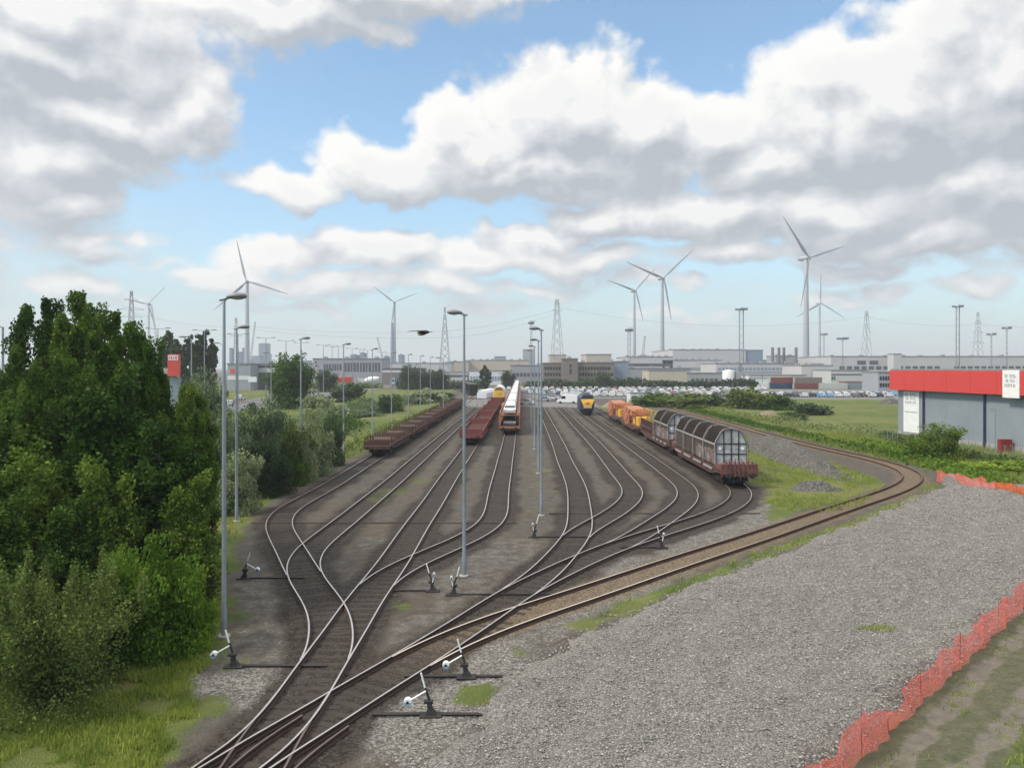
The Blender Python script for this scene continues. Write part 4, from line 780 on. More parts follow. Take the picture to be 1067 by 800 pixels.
# ------------------------------------------------------------------ orange netting
def net_mat(name, c, op):
    m, nt, b = newmat(name); u = nt.nodes.new('ShaderNodeUVMap'); s = N(nt, 'ShaderNodeSeparateXYZ'); L(nt, u.outputs[0], s.inputs[0])
    def lines(o_, w):
        f = math_(nt, 'FRACT', o_); return math_(nt, 'LESS_THAN', f, w)
    n = noise(nt, 3.2, 5, .7, pos(nt)); w = math_(nt, 'ADD', op, math_(nt, 'MULTIPLY', math_(nt, 'SUBTRACT', n, .5), 1.0))
    a = math_(nt, 'MAXIMUM', lines(math_(nt, 'MULTIPLY', s.outputs[0], 30), w), lines(math_(nt, 'MULTIPLY', s.outputs[1], 26), math_(nt, 'MULTIPLY', w, .9)))
    L(nt, a, b.inputs['Alpha']); b.inputs['Base Color'].default_value = (*c, 1); b.inputs['Roughness'].default_value = .6
    tr = N(nt, 'ShaderNodeBsdfTranslucent'); tr.inputs['Color'].default_value = (*c, 1); tp = N(nt, 'ShaderNodeBsdfTransparent')
    m1 = N(nt, 'ShaderNodeMixShader'); m1.inputs[0].default_value = .5; b.inputs['Alpha'].default_value = 1
    for l_ in list(b.inputs['Alpha'].links): nt.links.remove(l_)
    L(nt, b.outputs[0], m1.inputs[1]); L(nt, tr.outputs[0], m1.inputs[2]); m2 = N(nt, 'ShaderNodeMixShader'); L(nt, a, m2.inputs[0]); L(nt, tp.outputs[0], m2.inputs[1]); L(nt, m1.outputs[0], m2.inputs[2])
    L(nt, m2.outputs[0], nt.nodes['Material Output'].inputs['Surface']); return m
M['net_red'] = net_mat('red_orange_net', (.95, .22, .17), .36); M['net_orange'] = net_mat('orange_net', (.70, .14, .03), .62)
M['post_dark'] = paint('dark_stake', (.04, .03, .025), .8)
def netting(label, pts, mat, sag=.12, hscale=1., seed=3):
    """pts: list of (x, y, z0, height); limp sheet hung between stakes"""
    r = random.Random(seed); o = thing('netting_fence', label, 'safety netting', (0, 0, 0), 0, 'orange safety netting'); V = []; UV = []; nz = 7; run = 0.; prev = None; P = []
    for (a, b_) in zip(pts[:-1], pts[1:]):
        d = math.hypot(b_[0]-a[0], b_[1]-a[1]); n = max(2, int(d/.14))
        for i in range(n): t = i/n; P.append([a[j]+(b_[j]-a[j])*t for j in range(4)]+[t])
    P.append(list(pts[-1])+[0.])
    for i, (x, y, z, h, t) in enumerate(P):
        if prev: run += math.hypot(x-prev[0], y-prev[1])
        prev = (x, y); h = h*(1-sag*math.sin(math.pi*t))+.05*math.sin(run*3.1)+r.uniform(-.025, .025); lean = .10*math.sin(run*1.7)+.07*math.sin(run*4.3+1)
        for k in range(nz):
            u = k/(nz-1); V.append((x+lean*u+.05*math.sin(run*7+u*5), y+.08*math.sin(run*2.6+u*3)+.05*math.sin(run*9+u*7), z+h*u)); UV.append((run*.55, h*u*.8))
    n = len(P); F_ = [(i*nz+k, (i+1)*nz+k, (i+1)*nz+k+1, i*nz+k+1) for i in range(n-1) for k in range(nz-1)]
    me = bpy.data.meshes.new('net'); me.from_pydata(V, [], F_); uv = me.uv_layers.new(name='UVMap')
    for lp_ in me.loops: uv.data[lp_.index].uv = UV[lp_.vertex_index]
    me.materials.append(M[mat]); link('net', me, o)
    for x, y, z, h in pts[:100:2]:
        b = MB(); b.tube([(x, y, z-.2), (x+r.uniform(-.08, .08), y, z+h+.04)], .010, 5); b.obj('stake', 'stake_red', o)
line = g2([(838, 850), (884, 808), (912, 781), (926, 768), (943, 752), (960, 736), (980, 717), (1000, 698), (1012, 687), (1040, 660), (1066, 636), (1100, 606), (1150, 567)])
hs = [1., .95, .95, .62, .70, 1.0, 1.1, 1.1, 1.1, 1.1, 1.15, 1.15, 1.15]
pt = []
for (a, b_), h in zip(line, hs): pt.append((a, b_, .05, h))
pt.insert(2, (pt[1][0]*.5+pt[2][0]*.5, pt[1][1]*.5+pt[2][1]*.5, .05, 1.28))
netting('limp red netting fence along the rutted path in the lower right corner', pt, 'net_red', .14)
a = g2([(976, 503), (1000, 507), (1022, 512), (1036, 515)]); netting('short red netting fence at the far corner of the gravel field', [(x, y, .1, h) for (x, y), h in zip(a, (.95, 1.0, 1.0, .9))], 'net_red', .2, seed=5)
a = g2([(1037, 514), (1052, 517), (1072, 523), (1110, 533)]); netting('short bright orange netting fence between the gravel field and the warehouse', [(x, y, .1, h) for (x, y), h in zip(a, (.75, .95, .95, 1.))], 'net_orange', .1, seed=7)
# ------------------------------------------------------------------ rail vehicles (local: x across, y along with the near end at y=0, z from the ground)
def add_bogie(o, yc, wb=1.8, r=.46):
    b = MB()
    for s_ in (-1, 1):
        b.prism([(yc-wb/2-.45, .42), (yc+wb/2+.45, .42), (yc+wb/2+.45, .66), (yc+.45, .86), (yc-.45, .86), (yc-wb/2-.45, .66)], s_*1.0-.07, s_*1.0+.07, 0, 'x')
        for w in (-1, 1): b.box(s_*1.0-.13, s_*1.0+.13, yc+w*wb/2-.16, yc+w*wb/2+.16, .44, .78)
    b.box(-1.0, 1.0, yc-.2, yc+.2, .62, .95); b.box(-.58, .58, yc-wb/2-.5, yc+wb/2+.5, .30, .60); bo = b.obj('bogie', 'wheel', o)  # low middle box is added as a dark mass for the shade underneath
    for w in (-1, 1):
        c = MB(); y = yc+w*wb/2; c.cylx(-.86, .86, y, r+.17, .075, 8)
        for s_ in (-1, 1): c.cylx(s_*.68, s_*.815, y, r+.17, r, 18); c.cylx(s_*.66, s_*.685, y, r+.17, r+.03, 18)
        c.obj('wheelset', 'wheel', bo)
def add_buffers(o, y, sgn, z=1.06, mat='black_iron'):
    for s_ in (-1, 1):
        b = MB(); b.tube([(s_*.875, y, z), (s_*.875, y+sgn*.34, z)], .09, 8); b.tube([(s_*.875, y+sgn*.34, z), (s_*.875, y+sgn*.40, z)], .21, 12); b.obj('buffer', mat, o)
    b = MB(); b.tube([(0, y, z), (0, y+sgn*.3, z-.02), (0, y+sgn*.34, z-.3)], .045, 6); b.obj('coupling', mat, o)
def frame(b, Ln, z0, z1, w=1.3, m=0):
    for s_ in (-1, 1): b.prism([(0, z0+.12), (1.2, z0+.12), (3.6, z0-.22), (Ln-3.6, z0-.22), (Ln-1.2, z0+.12), (Ln, z0+.12), (Ln, z1), (0, z1)], s_*w-.06, s_*w+.06, m, 'x')
    for y in np.arange(1., Ln, 2.4): b.box(-w+.07, w-.07, y-.07, y+.07, z0+.13, z1-.02, m)
    b.box(-w-.1, w+.1, -.12, .0, z0-.02, z1+.03, m); b.box(-w-.1, w+.1, Ln, Ln+.12, z0-.02, z1+.03, m)

def stake_wagon(Ln=17.4):
    o = thing('flat_wagon', '', 'railway wagon', group='rake of rusty stake wagons')
    b = MB(); frame(b, Ln, .92, 1.22); b.obj('underframe', 'rust_wagon', o)
    b = MB(); b.box(-1.36, 1.36, .0, Ln, 1.225, 1.30)
    b.obj('deck', 'rust_light', o)
    for y in (.02, Ln-.10):
        b = MB(); b.box(-1.36, 1.36, y, y+.08, 1.305, 1.72)
        for x in np.linspace(-1.2, 1.2, 6): b.box(x-.04, x+.04, y-.03, y+.11, 1.31, 1.80)
        b.obj('end_board', 'rust_wagon', o)
    for i, y in enumerate(np.linspace(.9, Ln-.9, 12)):
        for s_ in (-1, 1):
            b = MB(); b.box(s_*1.40-.06, s_*1.40+.06, y-.09, y+.09, 1.0, 2.12); b.obj('stake', 'rust_wagon', o)
        b = MB(); b.box(-1.28, 1.28, y-.13, y+.13, 1.305, 1.50+.22*(i % 2)); b.obj('bolster', 'rust_light' if i % 3 == 0 else 'rust_wagon', o)
    for y in (2.6, Ln-2.6): add_bogie(o, y)
    add_buffers(o, -.12, -1); add_buffers(o, Ln+.12, 1); return o
def red_flat(Ln=18.6):
    o = thing('flat_wagon', '', 'railway wagon', group='rake of red flat wagons')
    b = MB(); frame(b, Ln, .95, 1.24); b.obj('underframe', 'red_wagon', o)
    b = MB(); b.box(-1.32, 1.32, .1, Ln-.1, 1.245, 1.32)
    for y in np.arange(1., Ln, 2.1): b.box(-1.30, 1.30, y, y+.16, 1.322, 1.40)
    b.obj('floor', 'red_floor', o)
    for s_ in (-1, 1):
        b = MB(); b.box(s_*1.36-.04, s_*1.36+.04, .12, Ln-.12, 1.15, 1.66)
        for y in np.arange(.5, Ln, 1.05): b.box(s_*1.40-.025, s_*1.40+.025, y-.05, y+.05, 1.1, 1.68)
        b.obj('side_board', 'red_wagon', o)
    for y in (.0, Ln-.1):
        b = MB(); b.box(-1.40, 1.40, y, y+.09, 1.20, 2.02)
        for x in (-1.3, -.65, 0, .65, 1.3): b.box(x-.06, x+.06, y-.05, y+.14, 1.1, 2.05)
        b.obj('end_board', 'red_wagon', o)
    for y in (2.7, Ln-2.7): add_bogie(o, y)
    add_buffers(o, -.12, -1); add_buffers(o, Ln+.12, 1); return o
def carrier(Ln=25.0):
    o = thing('car_carrier_wagon', '', 'railway wagon', group='orange car carrier train')
    b = MB(); frame(b, Ln, .72, .98, 1.28); b.obj('underframe', 'wheel', o)
    b = MB(); b.box(-1.3, 1.3, .1, Ln-.1, .985, 1.06); b.obj('lower_deck', 'red_floor', o)
    b = MB(); b.box(-1.32, 1.32, .7, Ln-.7, 2.72, 2.80)
    for y in np.arange(1.5, Ln-1, 2.2): b.box(-1.3, 1.3, y-.05, y+.05, 2.62, 2.715)
    b.obj('upper_deck', 'orange', o)
    for s_ in (-1, 1):
        b = MB(); b.prism([(.5, 2.55), (Ln-.5, 2.55), (Ln-.5, 3.12), (Ln-1.4, 3.22), (1.4, 3.22), (.5, 3.12)], s_*1.38-.045, s_*1.38+.045, 0, 'x'); b.obj('side_girder', 'orange', o)
        b = MB(); b.prism([(.0, .9), (Ln, .9), (Ln, 1.5), (0, 1.5)], s_*1.38-.04, s_*1.38+.04, 0, 'x'); b.obj('side_sill', 'orange', o)
        for i, y in enumerate(np.linspace(.55, Ln-.55, 8)):
            b = MB(); b.box(s_*1.42-.06, s_*1.42+.06, y-.11, y+.11, .9, 2.6)
            if i in (0, 7): b.prism([(y-.4, .9), (y+.4, .9), (y+.25, 2.56), (y-.25, 2.56)], s_*1.33-.03, s_*1.33+.03, 0, 'x')
            b.obj('post', 'orange', o)
    for y in (.0, Ln-.1):
        b = MB(); b.box(-1.3, 1.3, y, y+.1, .9, 1.28); b.obj('end_sill', 'orange', o)
    for y in (2.9, Ln-2.9): add_bogie(o, y, 1.8, .40)
    add_buffers(o, -.02, -1, 1.0); add_buffers(o, Ln+.02, 1, 1.0); return o

# graffiti along the lower sides of the hooded wagon: colour blotches sprayed over grey-brown board
def graffiti_mat():
    m, nt, b = newmat('sprayed_side'); o = objc(nt); mp = N(nt, 'ShaderNodeMapping'); mp.inputs['Scale'].default_value = (1, .55, 1.0); L(nt, o, mp.inputs[0])
    base = mix(nt, ramp(nt, noise(nt, 1.2, 5, .6, o), [(.35, 0), (.7, 1)]), (.030, .023, .019), (.075, .055, .044))
    f = noise(nt, 1.1, 3, .5, mp.outputs[0], 2.2); g = noise(nt, .8, 2, .5, mp.outputs[0], 1.5)
    spray = ramp(nt, f, [(.30, (.30, .30, .28)), (.44, (.08, .10, .095)), (.52, (.24, .10, .09)), (.60, (.34, .33, .31)), (.70, (.13, .04, .036))])
    s = N(nt, 'ShaderNodeSeparateXYZ'); L(nt, o, s.inputs[0]); hgt = math_(nt, 'LESS_THAN', math_(nt, 'ADD', s.outputs['Z'], math_(nt, 'MULTIPLY', g, 1.6)), 3.55)
    k = math_(nt, 'MULTIPLY', math_(nt, 'MULTIPLY', hgt, ramp(nt, g, [(.40, 0), (.50, .8)])), math_(nt, 'LESS_THAN', math_(nt, 'ADD', s.outputs['Y'], math_(nt, 'MULTIPLY', f, 6.)), 12.5))
    L(nt, mix(nt, k, base, spray), b.inputs['Base Color']); b.inputs['Roughness'].default_value = .75; return m
M['graffiti'] = graffiti_mat()
HOOD = [(-1.30, 1.55), (-1.30, 3.22), (-1.22, 3.50), (-.84, 4.20), (-.58, 4.42), (0, 4.50), (.58, 4.42), (.84, 4.20), (1.22, 3.50), (1.30, 3.22), (1.30, 1.55)]
def hood(o, y0, y1, nb, endmat, side='graffiti', front=True):
    b = MB(); n = len(HOOD)
    rings = [[(x*.965, y, 1.55+(z-1.55)*.985) for x, z in HOOD[1:-1]] for y in np.linspace(y0, y1, nb*2+1)]
    b.loft(rings, 0, False, False, False); rr = [[(p[0]*.97, p[1], p[2]-.03) for p in r[::-1]] for r in rings]; b.loft(rr, 0, False, False, False); b.obj('tarpaulin', 'tarp_dark', o)
    for s_ in (-1, 1):
        b = MB(); b.box(s_*1.20-.02, s_*1.20+.02, y0+.02, y1-.02, 1.56, 3.24); b.obj('side_panel', side, o)
        b = MB(); b.box(s_*1.285-.03, s_*1.285+.03, y0, y1, 3.16, 3.30); b.obj('side_rail', 'hoop', o)
    for y in np.linspace(y0, y1, nb+1):
        b = MB(); h = .085
        for (a0, a1), (c0, c1) in zip(HOOD[:-1], HOOD[1:]):
            sc1 = 1.055; P = [(a0*.97, y-h, a1), (a0*.97, y+h, a1), (c0*.97, y+h, c1), (c0*.97, y-h, c1)]; Q = [(a0*sc1, y-h, 1.55+(a1-1.55)*1.025), (a0*sc1, y+h, 1.55+(a1-1.55)*1.025), (c0*sc1, y+h, 1.55+(c1-1.55)*1.025), (c0*sc1, y-h, 1.55+(c1-1.55)*1.025)]
            b.add(P+Q, [(0, 1, 2, 3), (7, 6, 5, 4), (4, 5, 1, 0), (6, 7, 3, 2)])
        b.obj('hoop', 'hoop', o)
    for y, sg in ((y0, -1), (y1, 1)):
        b = MB(); b.prism([(x*.955, 1.56+(z-1.55)*.98) for x, z in HOOD], y+sg*-.03, y+sg*-.08); e = b.obj('end_wall', endmat, o)
        b = MB(); yy = y-sg*.03+sg*.045
        for x in (-.62, -.02, .58): b.box(x-.03, x+.05, min(yy, yy-sg*.05), max(yy, yy-sg*.05), 1.6, 4.30 if abs(x) > .3 else 4.42)
        for z in (2.45, 3.28): b.box(-1.2, 1.2, min(yy+sg*.002, yy-sg*.048), max(yy+sg*.002, yy-sg*.048), z, z+.07)
        b.obj('grid_bar', 'black_iron', e)
        b = MB()
        for x in (-.92, .90):
            b.tube([(x, yy-sg*.05, 2.92), (x, yy+sg*.01, 2.92)], .13, 12)
        b.obj('rosette', 'white_paint', e)
def hood_wagon(Ln, y0, y1, nb, endmat, label, group, frm='pink_wagon'):
    o = thing('hooded_wagon', label, 'railway wagon', group=group)
    b = MB(); frame(b, Ln, 1.0, 1.30, 1.3); b.obj('underframe', 'rust_wagon', o)
    b = MB(); b.box(-1.36, 1.36, .0, Ln, 1.305, 1.42); b.obj('floor', 'rust_wagon', o)
    for ya, yb, sg in ((0, y0-.25, 1), (y1+.25, Ln, -1)):
        if yb-ya < .5: continue
        e = MB(); y_a, y_b = (ya+.02, min(yb, ya+1.5)) if sg > 0 else (max(ya, yb-1.5), yb-.02); e.box(-1.42, 1.42, y_a, y_b, 1.425, 1.84); e.obj('end_platform', frm, o)
        ye = ya-.10 if sg > 0 else yb
        e = MB(); e.box(-1.44, 1.44, ye, ye+.1, .98, 1.92)
        for x in np.linspace(-1.35, 1.35, 9): e.box(x-.05, x+.05, ye-.05, ye+.15, .95, 1.86+(.28 if abs(x) < 1.2 else .1))
        e.box(-1.46, -.60, ye-.07, ye-.052, 1.15, 1.5); e.box(.60, 1.46, ye-.07, ye-.052, 1.15, 1.5); e.obj('end_beam', frm, o)
        e = MB()
        for x in (-.75, -.25, .25, .75): e.tube([(x, ye+.2, 1.8), (x, ye+.2, 2.25), (x*.8, ye+.35, 2.32)], .04, 6)
        e.obj('hand_rail', frm, o)
        e = MB()
        for x in (-.45, .45): e.tube([(x, ye-.09, 1.02), (x*1.1, ye-.16, .62), (x*.9, ye-.10, .45)], .035, 6)
        e.obj('brake_hose', 'black_iron', o)
    hood(o, y0, y1, nb, endmat)
    for s_ in (-1, 1):
        for i, ya in enumerate(np.linspace(y0, y1, 5)[:-1]):
            b = MB(); b.box(s_*1.46-.03, s_*1.46+.03, ya+.4, ya+(y1-y0)/4-.7, 1.18, 1.34); b.obj('step_rail', 'hoop', o)
    for y in (2.6, Ln-2.6): add_bogie(o, y)
    add_buffers(o, -.12, -1); add_buffers(o, Ln+.12, 1); return o
HEAD = -math.atan(.012)
def on_track(o, c, d): o.location = (c+.012*d, d, 0.); o.rotation_euler = (0, 0, HEAD)
# leftmost rake
sw = stake_wagon(); used = []
for i, lab in enumerate(('nearest rusty stake wagon of the leftmost rake, end board facing us', 'second rusty stake wagon of the leftmost rake', 'third rusty stake wagon of the leftmost rake', 'fourth rusty stake wagon of the leftmost rake', 'fifth rusty stake wagon of the leftmost rake', 'farthest rusty stake wagon of the leftmost rake')):
    d = 80.5+i*18.6; again(sw, (-15.15+.012*d, d, 0), HEAD, lab, used)
rf = red_flat(); used = []
for i, lab in enumerate(('nearest faded red flat wagon with ribbed end board', 'second faded red flat wagon from the near end', 'third faded red flat wagon, halfway to the yellow ended wagon', 'fourth faded red flat wagon from the near end', 'fifth faded red flat wagon, just before the yellow ended wagon')):
    d = 93+i*20.; again(rf, (-6.1+.012*d, d, 0), HEAD, lab, used)
def yellow_hood():
    o = thing('hooded_wagon', 'white roofed hooded wagon with a yellow end behind the red flat wagons', 'railway wagon')
    b = MB(); frame(b, 16, 1.0, 1.3); b.obj('underframe', 'red_wagon', o)
    R0 = [(1.55*math.cos(a), 2.9+1.55*math.sin(a)) for a in np.linspace(math.pi, 0, 13)]; P = [(-1.55, 1.35)]+R0+[(1.55, 1.35)]
    b = MB(); b.prism(P, .6, 15.4); b.obj('hood', 'tarp_white', o)
    b = MB(); b.prism([(x*.93, 1.4+(z-1.35)*.95) for x, z in P], .42, .59); e = b.obj('end_wall', 'yellow', o)
    b = MB(); b.prism([(x*.72, 2.75+(z-1.35)*.40) for x, z in P[1:-1]], .36, .415); b.obj('end_recess', 'wall_dark', e)
    b = MB(); b.lathe([(.35, 0), (.35, .1)], 14); w = b.obj('end_disc', 'yellow', e); w.location = (0, .30, 2.75); w.rotation_euler = (math.pi/2, 0, 0)
    for y in (2.6, 13.4): add_bogie(o, y)
    add_buffers(o, -.12, -1); return o
on_track(yellow_hood(), -6.1, 209)

# ---- cars: one small mesh per paint colour
def car_mesh(paintmat, van=False):
    b = MB(); W = .86
    if not van: lo = [(-2.1, .32), (2.1, .32), (2.15, .62), (2.02, .86), (1.0, .98), (-1.55, 1.0), (-2.08, .94), (-2.16, .6)]; cab = [(1.02, .96), (.35, 1.42), (-1.0, 1.46), (-1.72, .98)]; gl = [(.88, 1.0), (.33, 1.36), (-.95, 1.40), (-1.5, 1.01)]
    else: lo = [(-2.7, .35), (2.6, .35), (2.7, .7), (2.6, 1.0), (1.75, 1.2), (1.25, 2.1), (.9, 2.3), (-2.65, 2.35), (-2.72, 1.2)]; cab = None; gl = [(1.62, 1.25), (1.22, 1.98), (.35, 1.98), (.35, 1.25)]; W = .98
    b.loft([[(-W, y, z) for y, z in lo], [(-W*.0, y, z) for y, z in lo], [(W, y, z) for y, z in lo]], 0)
    if cab:
        b.loft([[(-W*(.98 if z < 1.1 else .78), y, z) for y, z in cab], [(W*(.98 if z < 1.1 else .78), y, z) for y, z in cab]], 0)
        for s_ in (-1, 1): b.add([(s_*W*((.985 if z < 1.1 else .80)+.012), y, z) for y, z in gl], [(0, 1, 2, 3) if s_ > 0 else (3, 2, 1, 0)], 1)
        for (ya, za), (yb, zb) in ((cab[0], cab[1]), (cab[3], cab[2])):
            k = 1 if ya > 0 else -1; dy, dz = .015*k, .012; b.add([(-W*.88, ya*.97+dy, za+.05+dz), (W*.88, ya*.97+dy, za+.05+dz), (W*.70, yb+dy, zb-.05+dz), (-W*.70, yb+dy, zb-.05+dz)], [(0, 1, 2, 3) if k > 0 else (3, 2, 1, 0)], 1)
    else:
        for s_ in (-1, 1): b.add([(s_*(W+.012), y, z) for y, z in gl], [(0, 1, 2, 3) if s_ > 0 else (3, 2, 1, 0)], 1)
        b.add([(-.85, 1.74, 1.27), (.85, 1.74, 1.27), (.75, 1.31, 2.02), (-.75, 1.31, 2.02)], [(0, 1, 2, 3)], 1)
    for y in (-1.3, 1.32) if not van else (-1.75, 1.75):
        for s_ in (-1, 1): b.cylx(s_*W-.1, s_*W+.02, y, .32, .32, 10, 2)
    for s_ in (-1, 1): b.box(s_*.66-.16, s_*.66+.16, 2.05 if not van else 2.62, 2.16 if not van else 2.72, .62, .74, 3)
    return b.mesh('parked_car' if not van else 'van', [paintmat, 'glass', 'tyre', 'lamp_glass'])
CARP = {}
for n_, c in (('white', (.58, .59, .60)), ('silver', (.42, .44, .46)), ('black', (.02, .02, .022)), ('dark blue', (.02, .04, .11)), ('grey', (.14, .145, .15)), ('red', (.30, .02, .02)), ('light blue', (.18, .36, .55))):
    M['car_'+n_] = paint('car_paint_'+n_.replace(' ', '_'), c, .25, .1 if n_ != 'silver' else .5, .05); CARP[n_] = car_mesh('car_'+n_)
def car(c, x, y, z, rz, label, group):
    o = link('parked_car', CARP[c]); o.location = (x, y, z); o.rotation_euler = (0, 0, rz); return tag(o, label, 'car', group)
cw = carrier(); used = []; w8 = 'first second third fourth fifth sixth seventh eighth'.split()
for i in range(8):
    d = 107.3+i*26.2; again(cw, (-1.62+.012*d, d, 0), HEAD, '%s orange car carrier wagon counted from the near end' % w8[i] if i else 'nearest orange car carrier wagon, its open end facing us', used)
    for k in range(5):
        dd = d+2.9+k*4.8
        if dd > 330: continue
        car('silver' if (i*5+k) % 7 == 3 else 'white', -1.62+.012*dd, dd, 2.80, HEAD+math.pi, '%s car riding on the upper deck of the %s orange carrier wagon' % ('silver' if (i*5+k) % 7 == 3 else 'white', ('nearest' if i == 0 else w8[i])), 'cars on the car carrier train')
    if i < 2:
        for k in range(5): car('black' if k % 2 else 'grey', -1.62+.012*(d+2.9+k*4.8), d+2.9+k*4.8, 1.06, HEAD+math.pi, '%s car on the lower deck of the %s orange carrier wagon' % ('black' if k % 2 else 'grey', 'nearest' if i == 0 else 'second'), 'cars on the car carrier train')
# right hand train
o = hood_wagon(19.6, 2.2, 18.2, 4, 'end_panel', 'near hooded wagon with pale hoops, graffiti and blue white end wall', 'hooded wagons'); on_track(o, 17.0, 59.9)
o = hood_wagon(20.2, 1.6, 10.8, 2, 'end_panel', 'far hooded wagon with two dark bays behind the near one', 'hooded wagons', 'rust_wagon'); on_track(o, 17.0, 80.5)
b = MB()
for y in np.arange(11.6, 19.8, .9):
    for s_ in (-1, 1): b.box(s_*1.30-.06, s_*1.30+.06, y-.07, y+.07, 1.43, 2.9)
for s_ in (-1, 1): b.box(s_*1.38-.02, s_*1.38+.02, 11.4, 20, 1.9, 2.2)
b.obj('stake_row', 'rust_wagon', o)
def machine(Ln, label):
    o = thing('machine_wagon', label, 'railway wagon', group='orange machine wagons')
    b = MB(); frame(b, Ln, .95, 1.25); b.box(-1.3, 1.3, 0, Ln, 1.255, 1.33); b.obj('underframe', 'rust_wagon', o)
    d_ = MB(); d_.cylx(-.30, -.18, 0, 0, 1.30, 28); d_.cylx(-.42, -.30, 0, 0, .55, 20); d_.cylx(-.18, -.10, 0, 0, 1.12, 28)
    for a in range(8): d_.box(-.36, -.302, -.05+0, .05, .5, 1.25, 0, Matrix.Rotation(a*math.pi/4, 4, 'X'))
    w = d_.obj('disc_flange', 'orange', o); w.location = (-1.12, 9.6, 2.35); w.rotation_euler = (0, 0, R(15))
    b = MB(); b.box(-.9, 1.25, 10.4, 17.0, 1.6, 3.05); b.prism([(10.2, 3.052), (17.2, 3.052), (16.4, 3.5), (11, 3.5)], -.85, 1.2, 0, 'x'); b.obj('engine_housing', 'orange', o)
    for x in (-1.2, -.4, .5, 1.25):
        for y in (2.2, 5.2, 8.4):
            b = MB(); b.box(x-.07, x+.07, y-.07, y+.07, 1.33, 3.2); b.obj('frame_post', 'orange', o)
    b = MB()
    for y in (2.2, 5.2, 8.4): b.box(-1.3, 1.35, y-.09, y+.09, 3.203, 3.36)
    for x in (-1.2, 1.25): b.box(x-.08, x+.08, 2.0, 8.6, 3.363, 3.5)
    b.box(-1.1, 1.2, 5.6, 8.2, 2.6, 3.19); b.obj('top_frame', 'orange2', o)
    b = MB(); b.box(-.7, 1.0, 2.8, 7.8, 1.34, 2.5); b.obj('tank', 'yellow', o)
    for y in (2.4, Ln-2.4): add_bogie(o, y)
    add_buffers(o, -.12, -1); add_buffers(o, Ln+.12, 1); return o
on_track(machine(18.5, 'near orange machine wagon with round disc, next to the dark stakes'), 17.0, 104)
on_track(machine(18.5, 'far orange machine wagon with round disc, behind the near one'), 17.0, 124)
b = MB()
# locomotive
o = thing('locomotive', 'blue and yellow diesel locomotive standing beside the white van', 'locomotive'); Ln = 9.5
rings = []
for y, k in ((0, 0.), (.35, 1.), (1.3, 1.), (Ln-1.3, 1), (Ln-.35, 1), (Ln, 0)):
    w = 1.30 if k else 1.02; t = 3.95 if k else 2.5; rings.append([(-w, y, 1.15), (w, y, 1.15), (w*1.06, y, 2.2), (w*.98, y, t-.5), (w*.72, y, t), (-w*.72, y, t), (-w*.98, y, t-.5), (-w*1.06, y, 2.2)])
MBs = MB(); MBs.loft(rings, 0); MBs.obj('body', 'navy', o)
b = MB(); b.loft([[(-.66, -.10, 1.5), (.66, -.10, 1.5), (.66, .1, 1.5), (-.66, .1, 1.5)], [(-1.02, -.06, 2.4), (1.02, -.06, 2.4), (1.02, .2, 2.4), (-1.02, .2, 2.4)], [(-1.36, .16, 3.25), (1.36, .16, 3.25), (1.36, .5, 3.25), (-1.36, .5, 3.25)]]); b.obj('front_panel', 'yellow', o)
b = MB(); b.prism([(-.34, 2.2), (.34, 2.2), (.40, 2.62), (-.40, 2.62)], -.12, 0.); b.obj('front_grille', 'orange2', o)
b = MB(); b.loft([[(-1.34, .17, 3.253), (1.34, .17, 3.253), (1.34, .5, 3.253), (-1.34, .5, 3.253)], [(-.98, .30, 3.92), (.98, .30, 3.92), (.98, .5, 3.92), (-.98, .5, 3.92)]]); b.obj('windscreen', 'glass', o)
b = MB(); b.box(-.75, .75, 1.4, Ln-1.4, 3.95, 4.15); b.box(-.5, .5, 3, 6, 4.152, 4.32); b.obj('roof', 'wall_dark', o)
for x in (-.72, .72):
    b = MB(); b.ball((x, -.09, 1.55), .13, .06, .13); b.obj('headlight', 'lamp_glass', o)
for s_ in (-1, 1):
    b = MB(); b.box(s_*1.40-.03, s_*1.40+.02, 1.6, 2.5, 2.3, 3.2); b.obj('cab_window', 'glass', o)
for y in (2.3, Ln-2.3): add_bogie(o, y, 1.8, .48)
add_buffers(o, 0, -1); on_track(o, 13.1, 151.5)
v = link('van', car_mesh('white_paint', True)); v.location = (vx(591, 203), 203, .012); v.rotation_euler = (0, 0, R(80)); tag(v, 'white delivery van parked across the end of the tracks by the locomotive', 'van')
car('white', vx(549, 196), 196, .012, R(70), 'white car parked at the end of the lamp post row, left of the van', 'cars at the track end'); car('silver', vx(566, 214), 214, .012, R(85), 'silver car parked behind the four lamp posts', 'cars at the track end'); car('white', vx(575, 226), 226, .012, R(85), 'white car parked between the four lamp posts and the van', 'cars at the track end')
# dark hopper wagons on the far left
def hopper():
    o = thing('hopper_wagon', '', 'railway wagon', group='dark goods wagons'); Ln = 15
    b = MB(); frame(b, Ln, .95, 1.25); b.obj('underframe', 'wheel', o)
    b = MB(); b.loft([[(-1.2, .6, 1.26), (1.2, .6, 1.26), (1.2, Ln-.6, 1.26), (-1.2, Ln-.6, 1.26)], [(-1.5, .1, 3.7), (1.5, .1, 3.7), (1.5, Ln-.1, 3.7), (-1.5, Ln-.1, 3.7)]])
    for y in np.arange(1, Ln, 1.6):
        for s_ in (-1, 1): b.add([(s_*1.24, y, 1.3), (s_*1.24, y+.16, 1.3), (s_*1.56, y+.16, 3.7), (s_*1.56, y, 3.7)], [(0, 1, 2, 3), (3, 2, 1, 0)])
    b.obj('hopper_body', 'tarp_dark', o); b = MB(); b.box(-1.45, 1.45, .3, Ln-.3, 3.705, 3.95); b.obj('load', 'heap', o)
    for y in (2.3, Ln-2.3): add_bogie(o, y)
    return o
hp = hopper(); used = []; P = CUR['L2']
